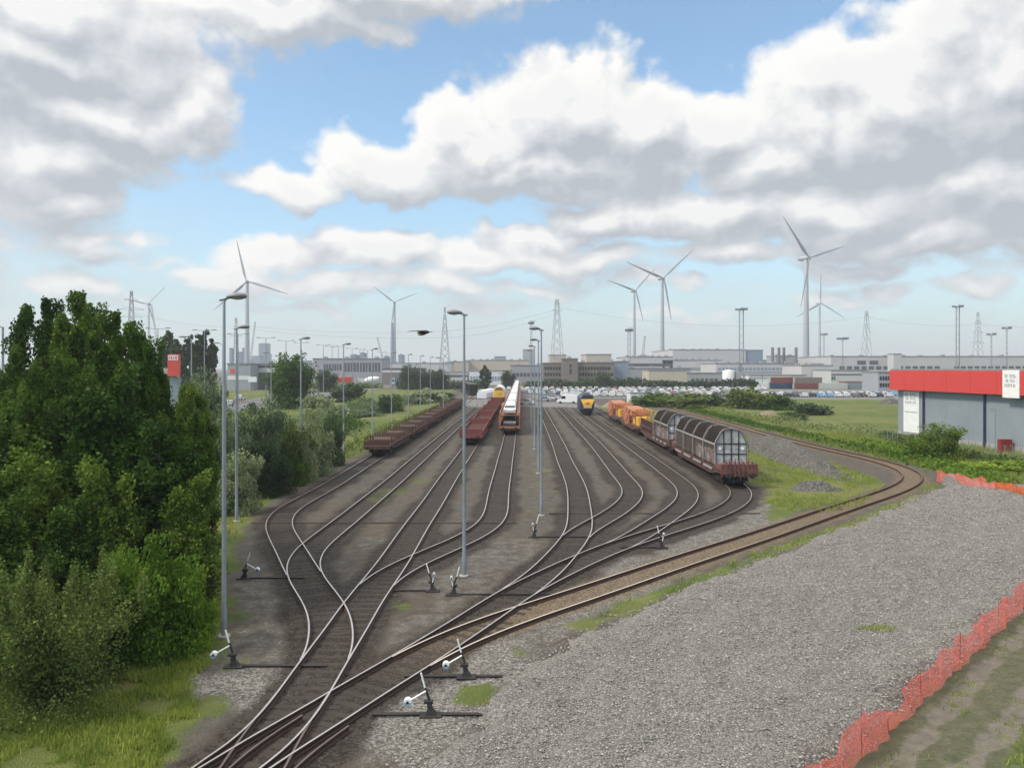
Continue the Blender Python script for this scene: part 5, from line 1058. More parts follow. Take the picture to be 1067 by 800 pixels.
for d, lab in ((258, 'nearest dark goods wagon on the far left track'), (274.5, 'second dark goods wagon on the far left track'), (291, 'third dark goods wagon on the far left track')):
    x = np.interp(d, P[:, 1], P[:, 0]); x2 = np.interp(d+15, P[:, 1], P[:, 0]); again(hp, (x, d, 0), math.atan2(x-x2, 15.), lab, used)
b = MB(); b.prism([(-1.5, .05), (1.5, .05), (1.5, 1.6), (.9, 2.4), (-.9, 2.4), (-1.5, 1.6)], 0, 26); w = b.obj('sheeted_load', 'tarp_white'); w.location = (vx(502, 236), 236, 0); w.rotation_euler = (0, 0, -.10); tag(w, 'long white sheeted load lying beside the far end of the left tracks', 'covered load')
# white cabin and kerb at the end of the tracks
o = thing('cabin', 'small white cabin behind the orange machine wagons', 'cabin', (vx(665, 198), 198, 0)); b = MB(); b.box(-2, 2, 0, 6, 0, 2.9); b.obj('wall', 'wall_white', o); b = MB(); b.box(-2.15, 2.15, -.15, 6.15, 2.902, 3.05); b.obj('roof', 'roof_grey', o)
b = MB(); b.box(-11, 13.2, 181.2, 181.5, -.05, .35); b.box(16.4, 21, 181.2, 181.5, -.05, .35); tag(b.obj('end_kerb', 'concrete'), 'low concrete kerb closing the ends of the right hand tracks', 'kerb')

# ------------------------------------------------------------------ parked cars in front of the factory
names = list(CARP); wts = {'white': .50, 'silver': .18, 'black': .10, 'dark blue': .06, 'grey': .10, 'red': .03, 'light blue': .03}
rows = [(250, 14, 58, 'first'), (262, 8, 62, 'second'), (277, 4, 70, 'third'), (292, 2, 84, 'fourth'), (308, 0, 96, 'fifth'), (324, -4, 104, 'sixth')]
n = 0
for d, xa, xb, rn in rows:
    x = xa
    while x < xb:
        x += 2.62 if rng.random() > .05 else 5.3
        px = CX+x*F/d
        if n >= 225: break
        c = names[rng.choice(7, p=[wts[k] for k in names])]
        car(c, x+rng.normal()*.08, d+rng.normal()*.25, .012, math.pi*(rng.random() > .5), '%s car in the %s parking row in front of the factory' % (c, rn), 'cars parked in front of the factory'); n += 1
for d, xa, xb, rn in ((247, 64, 120, 'near'), (259, 58, 126, 'far')):
    x = xa
    while x < xb:
        x += 2.7; c = names[rng.choice(7, p=[.45, .12, .2, .08, .08, .03, .04])]
        car(c, x, d+rng.normal()*.3, .012, math.pi*(rng.random() > .5), '%s car in the %s row beside the meadow' % (c, rn), 'cars parked beside the meadow'); n += 1
for d, px, c, lab in ((225, 250.5, 'white', 'white car driving on the highway left of the round tree'), (190, 241, 'silver', 'silver car on the highway behind the second yard lamp')):
    car(c, vx(px, d), d, .02, 0, lab, 'cars on the highway')
# lorries along the highway
def lorry(label, x, y, rz, cab, boxm, Lb=7., hb=3.4, mixer=False):
    o = thing('lorry', label, 'lorry', (x, y, .012), rz, 'lorries parked by the highway'); o.scale = (1.35,)*3
    b = MB(); b.prism([(0, .5), (1.9, .5), (1.9, 1.5), (1.7, 2.9), (0, 2.95)], -1.2, 1.2, 0, 'x'); b.obj('cab', cab, o); b = MB(); b.add([(-1.05, 1.90, 1.6), (1.05, 1.90, 1.6), (1.0, 1.75, 2.6), (-1.0, 1.75, 2.6)], [(0, 1, 2, 3)]); b.obj('windscreen', 'glass', o)
    b = MB()
    if mixer: b.tube([(0, -.3, 1.6), (0, -2.2, 2.2), (0, -4.4, 2.5), (0, -6.2, 3.0)], [.7, 1.25, 1.2, .5], 14)
    else: b.bbox(-1.25, 1.25, -Lb-.2, -.25, 1.0, hb, .05)
    b.obj('load_body', boxm, o); b = MB(); b.box(-1.0, 1.0, -Lb-.1, 1.6, .6, .95); b.obj('chassis', 'wheel', o)
    for y_ in (.9, -Lb+.8, -Lb+2.1):
        b = MB()
        for s_ in (-1, 1): b.cylx(s_*1.05-.16, s_*1.05+.16, y_, .5, .5, 12)
        b.obj('wheel', 'tyre', o)
for px, d, rz, cab, bx, lab, mx in ((338, 400, 3.0, 'yellow', 'yellow', 'yellow lorry parked left of the red one', False), (352, 396, 2.6, 'sign_red', 'sign_red', 'red lorry behind the dark dome shaped bush', False), (378, 392, 1.9, 'white_paint', 'white_paint', 'white mixer lorry right of the red lorry', True), (413, 398, 2.4, 'blue_weight', 'car_dark blue', 'blue lorry between the white ones', False), (430, 394, 1.7, 'white_paint', 'wall_white', 'white lorry left of the foreground lamp post', False)):
    lorry(lab, vx(px, d), d, rz, cab, bx, mixer=mx)
# ------------------------------------------------------------------ buildings
def win_band(o, x0, x1, y, z0, z1, n, mat='glass'):
    w = (x1-x0)/n
    for i in range(n):
        b = MB(); b.box(x0+i*w+w*.14, x0+i*w+w*.86, y-.10, y-.02, z0, z1); b.obj('window', mat, o)
def building(name, label, cat, px0, px1, ytop, d, depth, wall, roof='roof_grey', group='factory buildings', bands=(), trim=None, vents=0, base=None, saw=0):
    x0, x1 = vx(px0, d), vx(px1, d); w = x1-x0; h = vz(ytop, d); o = thing(name, label, cat, ((x0+x1)/2, d, 0), 0, group)
    b = MB(); b.box(-w/2, w/2, 0, depth, -.2, h)
    for x in np.arange(-w/2+3, w/2-1, max(5., w/14)): b.box(x-.12, x+.12, -.06, -.003, 0, h-.3)
    b.obj('wall', wall, o)
    r = MB(); r.box(-w/2-.25, w/2+.25, -.25, depth+.25, h+.003, h+.45)
    if trim: pass
    rf = r.obj('roof', roof, o)
    for i in range(vents):
        x = -w/2+w*(i+.5+.3*math.sin(i*7.3))/max(vents, 1); q = MB(); q.box(x-1.1, x+1.1, depth*.3, depth*.3+2.5, h+.46, h+1.5+.7*math.sin(i*3.1)); q.obj('roof_vent', 'wall_grey', rf)
    if trim:
        q = MB(); q.box(-w/2, w/2, -.12, -.065, h*trim[0], h*trim[1]); q.obj('cladding_band', trim[2], o)
    for (a, b_, z0, z1, n, mt) in bands: win_band(o, -w/2+w*a, -w/2+w*b_, 0, z0*h, z1*h, n, mt)
    return o
BL_ = building
BL_('office_block', 'brown brick office block with window bands, left of the square brick tower', 'office', 566, 585.5, 378.5, 420, 18, 'wall_brick', bands=((.05, .95, .70, .84, 6, 'glass'), (.05, .95, .42, .56, 6, 'glass'), (.05, .95, .12, .28, 6, 'glass')))
BL_('brick_tower', 'square brown brick tower block in the middle of the offices', 'office', 586, 602, 374, 415, 16, 'wall_brick', bands=((.45, .62, .42, .62, 1, 'glass'), (.45, .62, .68, .8, 1, 'glass')), vents=1)
BL_('office_block', 'long brown office block right of the square brick tower', 'office', 602.3, 640, 378, 425, 18, 'wall_brick', bands=((.02, .9, .68, .82, 11, 'glass'), (.02, .98, .40, .54, 12, 'glass'), (.02, .98, .12, .27, 12, 'glass')), vents=3)
BL_('factory_hall', 'cream upper hall behind the brown office block', 'factory', 611, 637, 369.5, 520, 40, 'wall_cream')
BL_('factory_hall', 'small cream hall under the red and white pylon', 'factory', 573, 590, 370, 540, 30, 'wall_cream')
BL_('factory_hall', 'blue grey cube shaped hall right of the brown offices', 'factory', 633, 655, 377, 440, 20, 'wall_blue', vents=2)
BL_('factory_hall', 'pale grey hall with a dark band below the twin turbines', 'factory', 655, 701, 372, 520, 60, 'wall_light', trim=(.62, .74, 'wall_dark'), vents=8, bands=((.05, .95, .2, .36, 12, 'wall_grey'),))
BL_('factory_hall', 'low grey hall behind the hedge right of the cube shaped hall', 'factory', 655, 720, 384, 440, 40, 'wall_grey', bands=((.3, .9, .35, .6, 9, 'wall_dark'),), vents=4)
BL_('factory_hall', 'low cream shed behind the hedge', 'factory', 676, 716, 386, 400, 20, 'wall_cream')
BL_('factory_hall', 'large pale windowless hall, highest of the long factory halls', 'factory', 701, 777, 364.5, 600, 90, 'wall_light', vents=7, trim=(.02, .1, 'wall_grey'))
BL_('factory_hall', 'blue grey end of the highest hall', 'factory', 777, 795, 365, 601, 88, 'wall_blue')
BL_('factory_hall', 'long low pale hall in front of the highest one', 'factory', 690, 752, 375.5, 520, 40, 'wall_light', trim=(.55, .66, 'wall_blue'), vents=9, bands=((.1, .95, .2, .38, 16, 'wall_grey'),))
BL_('factory_hall', 'long pale hall between the white tank and the black chimneys', 'factory', 746, 830, 379, 480, 40, 'wall_light', trim=(.50, .60, 'wall_grey'), vents=8, bands=((.02, .98, .66, .8, 20, 'wall_blue'),))
BL_('factory_hall', 'low grey shed behind the left parking rows', 'factory', 716, 752, 389, 400, 24, 'wall_grey', bands=((.1, .9, .3, .6, 6, 'wall_dark'),))
o = thing('storage_tank', 'white round storage tank beside the hall', 'tank', (vx(759, 392), 392, 0)); b = MB(); b.lathe([(3., 0), (3., vz(386.5, 392)), (2.8, vz(386.5, 392)+.2), (.2, vz(386.5, 392)+.7)], 24); b.obj('shell', 'wall_white', o); b = MB(); b.box(3.2, 6.2, -1.5, 1.5, 0, vz(387, 392)); b.obj('stair_house', 'wall_grey', o)
for i, (a, b_, c_) in enumerate(((780, 794, 'wall_white'), (794.6, 825, 'wall_white'), (825.6, 840, 'wall_light'))): BL_('warehouse_shed', 'white low shed %s' % ('right of the tank', 'in front of the chimneys', 'at the foot of the big turbine')[i], 'shed', a, b_, 391.2, 385, 12, c_, trim=(.72, .82, 'wall_grey'))
BL_('boiler_house', 'small pale block among the black chimneys', 'factory', 808, 829, 371, 560, 20, 'wall_grey', vents=2)
for i, (px, d) in enumerate(((805, 540), (811.6, 545), (816.8, 548), (829.5, 535))):
    b = MB(); t = vz(362, d); b.lathe([(1.0, 0), (1.0, t), (.8, t+.02), (.8, t-1)], 12); q = b.obj('chimney', 'wall_dark'); q.location = (vx(px, d), d, 0); tag(q, '%s black chimney above the boiler house' % ('leftmost', 'second', 'third', 'rightmost')[i], 'chimney', 'black chimneys')
BL_('factory_hall', 'pale block behind the foot of the big turbine', 'factory', 835, 868, 381, 420, 30, 'wall_light', trim=(.0, .25, 'wall_grey'), vents=5)
BL_('factory_hall', 'grey low hall right of the big turbine', 'factory', 866, 905, 386, 395, 24, 'wall_light', trim=(.70, .78, 'wall_dark'), bands=((.0, .12, .4, .62, 2, 'wall_dark'),))
BL_('factory_hall', 'far grey hall behind the thin turbine', 'factory', 795, 870, 375.5, 640, 40, 'wall_grey')
BL_('factory_hall', 'very long pale hall behind the red warehouse, with small dark windows', 'factory', 866, 1120, 371.5, 520, 60, 'wall_light', bands=((.03, .45, .48, .62, 14, 'wall_dark'), (.10, .20, .68, .84, 2, 'wall_dark'), (.5, .95, .52, .62, 16, 'wall_dark')), vents=10)
BL_('stair_tower', 'small square tower on the very long pale hall', 'tower', 931, 939, 369, 505, 8, 'wall_light')
BL_('office_block', 'green grey low office left of the red warehouse', 'office', 915, 940, 388, 300, 14, 'wall_grey', bands=((.05, .95, .25, .45, 8, 'glass'), (.05, .95, .6, .8, 8, 'glass')))
BL_('container_row', 'row of low red brown sheds behind the parked cars', 'shed', 838, 853, 397, 345, 6, 'wall_brick')
BL_('container_row', 'low red roofed shed right of the big turbine', 'shed', 880, 899, 398, 345, 6, 'red_fascia')
BL_('factory_hall', 'long cream hall right of the foreground lamp post in mid yard', 'factory', 488, 551, 375.5, 620, 50, 'wall_cream', vents=9)
BL_('factory_hall', 'cream hall right of the tall pylon, left part', 'factory', 468, 488, 377, 600, 40, 'wall_cream', vents=2)
BL_('factory_hall', 'low white hall with glazed front behind the dark goods wagons', 'factory', 489, 530, 386.5, 420, 24, 'wall_white', bands=((.02, .98, .30, .62, 14, 'wall_blue'),))
BL_('factory_hall', 'low pale hall behind the foreground lamp post', 'factory', 452, 487, 388, 430, 24, 'wall_light', trim=(.62, .8, 'wall_dark'))
BL_('factory_hall', 'grey hall left of the four lamp posts', 'factory', 532, 566, 381, 450, 30, 'wall_grey', bands=((.05, .95, .4, .6, 8, 'wall_dark'),), vents=2)
BL_('silo_block', 'far pale block seen behind the four lamp posts', 'silo', 545, 557, 364, 1000, 30, 'wall_grey', roof='wall_grey')
BL_('silo_block', 'far bluish cube on the skyline above the cream hall', 'silo', 515, 527, 371.5, 1000, 30, 'wall_blue', roof='wall_blue')
BL_('shop_building', 'low grey shop building with a white band and a red sign at the highway', 'shop', 237, 261, 379.5, 320, 30, 'wall_grey', group='highway buildings', trim=(.40, .56, 'wall_white'), bands=((.08, .38, .66, .82, 1, 'sign_red'),))
BL_('shop_building', 'dark flat warehouse right of the pink banded shop', 'shop', 262.5, 290, 381, 330, 30, 'wall_dark', group='highway buildings', trim=(.72, .9, 'wall_light'))
BL_('shop_building', 'long grey building with dark window strips behind the lorries', 'shop', 326, 398, 374, 440, 30, 'wall_grey', group='highway buildings', bands=((.15, .42, .55, .8, 7, 'wall_dark'), (.45, .98, .5, .85, 12, 'wall_dark')), vents=4)
BL_('shop_building', 'low brown building behind the blue lorry', 'shop', 398, 440, 384, 420, 20, 'wall_brick', group='highway buildings', trim=(.75, .9, 'wall_light'))
BL_('shop_building', 'pale flat roofed hall beside the twin pole turbine', 'shop', 398, 470, 378.5, 560, 30, 'wall_light', group='highway buildings', vents=3)
BL_('tower_block', 'blue glass tower block on the far skyline left of the round tree', 'tower block', 269.5, 277, 358, 1300, 25, 'wall_blue', roof='wall_blue', group='skyline', bands=())
BL_('tower_block', 'low bluish block at the foot of the blue glass tower', 'tower block', 262, 271, 371, 1250, 25, 'wall_blue', roof='wall_blue', group='skyline')
for i, (a, b_, t, lab) in enumerate(((239, 241.5, 363, 'dark slim chimney left of the second yard lamp'), (252.5, 254.5, 363, 'dark slim chimney left of the white turbine tower'), (247.5, 252, 367, 'dark industrial block between two slim chimneys'))):
    BL_('chimney_block', lab, 'chimney', a, b_, t, 900, 8, 'wall_blue', roof='wall_dark', group='skyline')
for i, (a, b_, t) in enumerate(((290, 320, 376), (318, 330, 379), (365, 371, 370), (375, 378.5, 368), (415, 419, 370), (400, 403, 371.5), (440, 470, 380))):
    BL_('industrial_block', ('far grey block above the right side of the round tree', 'far low grey block right of the round tree', 'far pointed block behind the near lamp of the stake wagons', 'far stubby block left of the twin pole turbine', 'far block just right of the twin pole turbine', 'far narrow block left of the twin pole turbine', 'far flat block left of the cream hall')[i], 'factory', a, b_, t, 800, 20, 'wall_blue', roof='wall_grey', group='skyline', vents=1)
# shipping containers and clutter along the foot of the factory
for px, d, ln, c, lev, lab in ((842, 338, 12, 'red_wagon', 0, 'brown container at the foot of the big turbine'), (842.5, 338, 12, 'wall_brick', 1, 'brown grey container stacked on the brown one by the big turbine'), (858, 340, 6, 'car_light blue', 0, 'short light blue container right of the big turbine'), (869, 336, 12, 'wall_light', 0, 'pale container right of the light blue one'), (816, 342, 12, 'car_dark blue', 0, 'dark blue container below the black chimneys'), (817, 342, 12, 'red_wagon', 1, 'faded red container on the dark blue one'), (888, 338, 12, 'wall_blue', 0, 'blue grey container in front of the red roofed shed'), (800, 344, 6, 'wall_white', 0, 'short white container left of the dark blue one')):
    o = thing('shipping_container', lab, 'container', (vx(px, d), d, lev*2.6), 0, 'shipping containers'); b = MB(); b.box(-ln/2, ln/2, 0, 2.44, .012, 2.59)
    for x in np.arange(-ln/2+.3, ln/2, .6): b.box(x, x+.22, -.05, -.003, .2, 2.45)
    b.obj('body', c, o); b = MB(); b.box(-ln/2-.04, -ln/2-.003, .1, 2.34, .15, 2.5); b.obj('door', 'wall_grey', o)
# red and grey warehouse on the right; its long wall runs away from us
def warehouse():
    p1 = gp(936, 454.5); p2 = gp(1067, 473.5); ang = math.atan2(p2.x-p1.x, p1.y-p2.y); o = thing('warehouse', 'grey warehouse with a wide red fascia and white sign panels at the right edge', 'warehouse', (p1.x, p1.y, 0), ang)
    # local: wall plane x=0 faces -x, runs from y=0 (far corner) towards -y
    Ln = 70; b = MB(); b.box(0, 40, -Ln, 0, -.2, 6.6); b.obj('wall', 'shed_wall', o)
    b = MB(); b.box(-.05, -.003, -Ln, 0, 0, .75); b.obj('plinth', 'concrete', o)
    b = MB(); b.box(-1.0, 41, -Ln, .5, 6.45, 9.1); f = b.obj('fascia', 'red_fascia', o)
    b = MB()
    for y in np.arange(-Ln, .4, 4.2): b.box(-1.007, -.9, y, y+.03, 6.46, 9.09)
    b.obj('panel_joint', 'red_cabinet', f)
    b = MB(); b.box(-.8, 40.6, -Ln+.3, .4, 9.103, 9.3); b.obj('roof', 'roof_grey', o)
    for y in (-5.6, -16.6, -30):
        b = MB(); b.tube([(-.16, y, 0), (-.16, y, 6.44)], .13, 8); b.obj('downpipe', 'navy', o)
    b = MB(); b.box(-.10, -.02, -4.6, -1.3, .8, 6.3); p = b.obj('wall_panel', 'white_paint', o)
    def lettering(y0, y1, z1, rows, x, par):
        t = MB(); r = random.Random(3)
        for i, (a, h) in enumerate(rows):
            z = z1-i*(h*1.75); n = 7; w = (y1-y0)*a/n; yy = (y0+y1)/2+(y1-y0)*a/2
            for k in range(n):
                y = yy-k*w; s = w*.62
                if r.random() < .12: continue
                t.box(x, x+.02, y-w*.20, y, z-h, z)
                if r.random() < .7: t.box(x, x+.02, y-s, y-w*.202, z-h*.25, z)
                if r.random() < .6: t.box(x, x+.02, y-s, y-w*.202, z-h, z-h*.75)
        t.obj('lettering', 'text_grey', par)
    lettering(-4.3, -1.6, 6.0, ((.95, .34), (.8, .3), (.9, .3)), -.125, p)
    b = MB(); b.box(-.14, -.105, -4.3, -1.6, 3.5, 3.56); b.obj('panel_edge', 'text_grey', p)
    b = MB(); b.box(-1.12, -1.01, -23.0, -20.6, 6.15, 9.2); p = b.obj('sign_panel', 'white_paint', o); lettering(-22.7, -20.9, 8.7, ((.9, .34), (.75, .3), (.95, .3)), -1.145, p)
    return o
mm, nt, b = newmat('corrugated_wall'); s = N(nt, 'ShaderNodeSeparateXYZ'); L(nt, objc(nt), s.inputs[0]); st = math_(nt, 'SINE', math_(nt, 'MULTIPLY', s.outputs['Y'], 20.))
L(nt, mix(nt, ramp(nt, noise(nt, .25, 5, .6, objc(nt)), [(.35, 0), (.7, .5)]), (.24, .275, .305), (.165, .19, .21)), b.inputs['Base Color']); b.inputs['Roughness'].default_value = .5
bp = N(nt, 'ShaderNodeBump'); bp.inputs['Strength'].default_value = .5; bp.inputs['Distance'].default_value = .04; L(nt, st, bp.inputs['Height']); L(nt, bp.outputs[0], b.inputs['Normal']); M['shed_wall'] = mm
warehouse()
o = thing('cabinet', 'dark red utility cabinet on a plinth in front of the warehouse', 'cabinet', tuple(gp(1047, 472))); b = MB(); b.bbox(-.65, .65, -.3, .3, .12, 1.55, .03); b.obj('body', 'red_cabinet', o)
b = MB(); b.box(-.7, .7, -.35, .35, -.05, .115); b.obj('plinth', 'concrete', o); b = MB(); b.box(.42, .5, -.35, -.302, .8, .95); b.obj('handle', 'galv', o)
# wire fence in front of the warehouse
o = thing('wire_fence', 'thin grey wire fence running along the grass in front of the warehouse', 'fence'); a, b2 = gp(925, 461), gp(1110, 492); n = 26
a2 = Vector((38.2+5, 150, 0)); path = [a2]+[a+(b2-a)*(i/n) for i in range(n+1)]
for q in path[1:]:
    b = MB(); b.tube([(q.x, q.y, 0), (q.x, q.y, 1.7)], .035, 5); b.obj('post', 'galv', o)
b = MB()
for z in np.arange(.15, 1.7, .19): b.tube([(q.x, q.y, z) for q in path], .008, 4)
b.obj('wire', 'galv', o)
# red sign tower
o = thing('sign_tower', 'red advertising sign tower with white lettering rising behind the trees', 'sign', (vx(180.5, 120), 120, 0), R(8)); w = 1.0
b = MB(); b.box(-.8, .8, 1, 1.4, 0, vz(393, 120)); b.obj('mast', 'galv', o); b = MB(); b.box(-.85, .85, 0, .9, vz(392, 120), vz(369, 120)); s_ = b.obj('sign_box', 'sign_red', o)
t = MB(); z = vz(370, 120)
t.box(-.72, .72, -.03, -.003, z-.80, z)
t2 = MB()
for k, (a_, c_) in enumerate(((-.58, .10), (-.30, .16), (.04, .10), (.34, .18))): t2.box(a_, a_+c_, -.05, -.031, z-.66, z-.14)
t2.obj('lettering', 'sign_red', s_)
t.obj('top_band', 'white_paint', s_); b = MB(); b.box(-1.55, -.86, .1, .8, vz(389.5, 120), vz(383.5, 120)); b.obj('side_box', 'wall_cream', s_)
o = thing('sign_board', 'white sign board on a post at the highway, left of the round tree', 'sign', (vx(263, 200), 200, 0)); b = MB(); b.box(-1.1, 1.1, 0, .12, vz(398, 200), vz(392.5, 200)); b.obj('board', 'white_paint', o); b = MB(); b.tube([(0, .2, 0), (0, .2, vz(393, 200))], .07, 6); b.obj('post', 'galv', o)

# ------------------------------------------------------------------ wind turbines
def turbine(label, px, py, d, angs, bl_px, yaw, tw=2.1):
    hub = vz(py, d); o = thing('wind_turbine', label, 'wind turbine', (vx(px, d), d, 0), yaw, 'wind turbines'); k = 1
    b = MB(); b.lathe([(tw, 0), (tw*.93, hub*.3), (tw*.62, hub-1.6), (tw*.6, hub-1.5)], 20); b.obj('tower', 'turbine', o)
    b = MB(); n = 12; rings = []
    for y, r in ((-2.2, .9), (-1.6, 1.7), (1, 1.95), (5, 1.9), (7.6, 1.5), (8.2, .7)): rings.append([(r*math.cos(2*math.pi*i/n), y, hub+r*math.sin(2*math.pi*i/n)*.95) for i in range(n)])
    b.loft(rings, 0, True, True); b.obj('nacelle', 'turbine', o)
    b = MB(); b.ball((0, -3.2, hub), 1.45, 1.9, 1.45); hb = b.obj('hub', 'turbine', o)
    ln = bl_px*d/F
    for a in angs:
        b = MB(); rings = []; m_ = 10
        for t, c, th in ((.01, 1.5, 1.5), (.06, 1.7, 1.3), (.2, 3.5, .85), (.45, 2.5, .5), (.75, 1.5, .28), (.95, .8, .13), (1, .15, .05)):
            c *= ln/52; th *= ln/52; tw_ = .5*(1-t)
            rings.append([((.30*c-c*.5+.5*c*math.cos(2*math.pi*j/m_))*math.cos(tw_)+.5*th*math.sin(2*math.pi*j/m_)*math.sin(tw_), -(.30*c-c*.5+.5*c*math.cos(2*math.pi*j/m_))*math.sin(tw_)+.5*th*math.sin(2*math.pi*j/m_)*math.cos(tw_), ln*t) for j in range(m_)])
        b.loft(rings, 0, True, True); q = b.obj('blade', 'turbine', hb); q.location = (0, -3.4, hub); q.rotation_euler = (0, R(90-a), 0)
    return o
turbine('largest white wind turbine, rising right of the black chimneys', 840, 269, 640, (16, 134, 256), 55, R(28), 2.6)
turbine('right one of the twin wind turbines above the pale grey hall', 690, 290, 780, (42, 160, 281), 45, R(15), 2.4)
turbine('left one of the twin wind turbines above the pale grey hall', 661, 303, 900, (47, 162, 285), 33, R(15), 2.0)
turbine('thin distant wind turbine right behind the largest one', 854, 316, 1100, (89, 329, 209), 31, R(5), 2.0)
turbine('distant wind turbine with two raised blades beside a second slim mast', 411, 315, 1065, (22, 143, 262), 27, R(8), 2.4)
turbine('white wind turbine right behind the tall foreground lamp post', 257.5, 293.5, 805, (103, 343, 223), 44, R(10), 2.7)
turbine('small wind turbine above the left bank of poplars', 155, 317, 1100, (46, 166, 286), 25, R(8), 1.7)
b = MB(); b.lathe([(3.2, 0), (2.6, 45), (1.6, vz(336, 1050))], 14); q = b.obj('mast', 'wall_blue'); q.location = (vx(408.8, 1050), 1050, 0); tag(q, 'slim blue grey mast touching the left side of the distant twin bladed turbine', 'mast')

# ------------------------------------------------------------------ pylons, light masts, cranes, wires
def lattice(b, h, w0, w1, n, r):
    zs = [h*(1-(1-i/n)**1.0) for i in range(n+1)]; W = lambda z: w0+(w1-w0)*min(1, z/h)
    for i in range(n):
        z0, z1 = zs[i], zs[i+1]; a, c = W(z0)/2, W(z1)/2
        for sx, sy in ((1, 1), (1, -1), (-1, -1), (-1, 1)): b.bar((sx*a, sy*a, z0), (sx*c, sy*c, z1), r*1.3)
        for s_ in (1, -1): b.bar((-a, s_*a, z0), (c, s_*c, z1), r); b.bar((a, s_*a, z0), (-c, s_*c, z1), r); b.bar((s_*a, -a, z0), (s_*c, c, z1), r)
def pylon(label, px, ptop, d, w0, arms, mat='lattice', kind='pylon', w1=.9, n=9, r=.15):
    h = vz(ptop, d); o = thing(kind, label, 'pylon', (vx(px, d), d, 0), R(12), 'power pylons'); b = MB(); lattice(b, h, w0, w1, n, r); b.obj('lattice', mat, o)
    for t, l in arms:
        b = MB(); z = h*t; b.bar((-l, 0, z), (l, 0, z), r); b.bar((-l, 0, z), (0, 0, z+1.6), r*.8); b.bar((l, 0, z), (0, 0, z+1.6), r*.8); b.obj('cross_arm', mat, o)
    return o
pylon('tall pointed lattice pylon left of the tall lamp post in mid yard', 463.5, 319.5, 470, 7.6, ((.68, 1.6),), w1=.35, n=10)
pylon('red and white based lattice pylon behind the four lamp posts', 580.5, 311.5, 480, 8.5, ((.86, 3.4), (.94, 2.0)), w1=1.6)
pylon('lattice pylon with wide cross arms above the poplar bank', 137, 303, 430, 6, ((.64, 5.), (.72, 6.2), (.80, 6.8), (.90, 4.)), w1=1., n=12)
pylon('lattice pylon left of the red warehouse', 903, 323.5, 540, 7, ((.93, 1.6),), w1=1.2, n=6, r=.16)
pylon('lattice pylon with short cross arms above the red warehouse', 1019, 325, 560, 7, ((.55, 5.5), (.70, 4.5), (.84, 3.4)), w1=.8, n=10, r=.17)
pylon('small pylon behind the second yard lamp', 246, 331, 620, 5, ((.7, 5), (.82, 4.4)), w1=1.2, n=9)
def mast(label, px, ptop, d, w=.9, hw=3.2, nn=10):
    h = vz(ptop, d); o = thing('light_mast', label, 'light mast', (vx(px, d), d, 0), R(20), 'floodlight masts'); b = MB()
    for s_ in (-1, 1): b.lathe([(.24*w, 0), (.20*w, h)], 6, 0, (s_*w, 0, 0))
    for i in range(nn): z = h*i/nn; b.bar((-w, 0, z), (w, 0, z+h/nn), .09); b.bar((w, 0, z), (-w, 0, z+h/nn), .09)
    b.obj('mast_pole', 'lattice', o); b = MB(); b.box(-hw/2, hw/2, -hw/2, hw/2, h-.2, h); b.box(-hw/2, hw/2, -hw/2, -hw/2+.1, h+.003, h+1.1); b.box(-hw/2, hw/2, hw/2-.1, hw/2, h+.003, h+1.1); b.obj('platform', 'lattice', o)
    for x in (-hw*.4, 0, hw*.4):
        b = MB(); b.box(x-.4, x+.4, -hw/2-.35, -hw/2-.05, h+.9, h+1.7); b.obj('floodlight', 'wall_white', o)
    return o
mast('twin pole floodlight mast standing in front of the highest hall', 772.5, 323, 480, 1.5, 5.5)
mast('twin pole floodlight mast above the red warehouse, tallest there', 998, 320, 500, 1.4, 4.8)
mast('slim floodlight mast right of the short armed pylon', 1033, 349, 500, .5, 4)
mast('slim floodlight mast at the right edge above the white fascia sign', 1049, 342.5, 480, .5, 4)
mast('slim floodlight mast left of the left twin turbine', 655.5, 345, 380, .7, 3)
mast('thin floodlight mast between the thin turbine and the lattice pylon', 878, 353.5, 480, .35, 5)
mast('floodlight mast behind the rightmost of the four lamp posts', 553.5, 337.5, 420, .5, 2.6)
mast('slim mast right beside the thin distant turbine', 858.5, 349, 600, .5, 4)
def crane(label, px, py0, px1, py1, d):
    o = thing('crane', label, 'crane', (vx(px, d), d, 0), 0, 'harbour cranes'); x1 = vx(px1, d)-vx(px, d); b = MB(); b.box(-2.4, 2.4, -2, 2, 0, vz(py0, d)-3); b.obj('base', 'wall_grey', o); b = MB(); z0 = vz(py0, d)-3; z1 = vz(py1, d)
    for s_ in (-.8, .8): b.bar((s_, 0, z0), (x1+s_*.6, 0, z1), .5)
    for i in range(8): a, c = i/8, (i+1)/8; b.bar((-.8+x1*a, 0, z0+(z1-z0)*a), (.8+x1*c, 0, z0+(z1-z0)*c), .3)
    b.obj('boom', 'wall_grey', o)
crane('far crane with raised boom right of the white turbine tower', 261, 372, 266, 335, 900); crane('far crane with raised boom left of the twin bladed turbine', 399, 372, 393, 351, 900); crane('far crane with raised boom between the twin turbines', 670, 366, 672, 350, 700); crane('far crane leaning left behind the small turbine', 163, 350, 158, 318, 900)
def wire(label, p0, p1, d0, d1, sag):
    a = Vector((vx(p0[0], d0), d0, vz(p0[1], d0))); c = Vector((vx(p1[0], d1), d1, vz(p1[1], d1))); P = [a+(c-a)*t-Vector((0, 0, sag*4*t*(1-t))) for t in np.linspace(0, 1, 18)]; b = MB(); b.tube(P, .045, 4); tag(b.obj('power_line', 'wire'), label, 'power line', 'power lines')
wire('upper power line from the left bank pylon to the small pylon', (137, 325), (246, 340), 430, 620, 3); wire('upper power line between the small pylon and the tall pointed pylon', (246, 338), (463.5, 345), 620, 470, 3); wire('lower power line between the small pylon and the tall pointed pylon', (246, 341), (463.5, 352), 620, 470, 3)
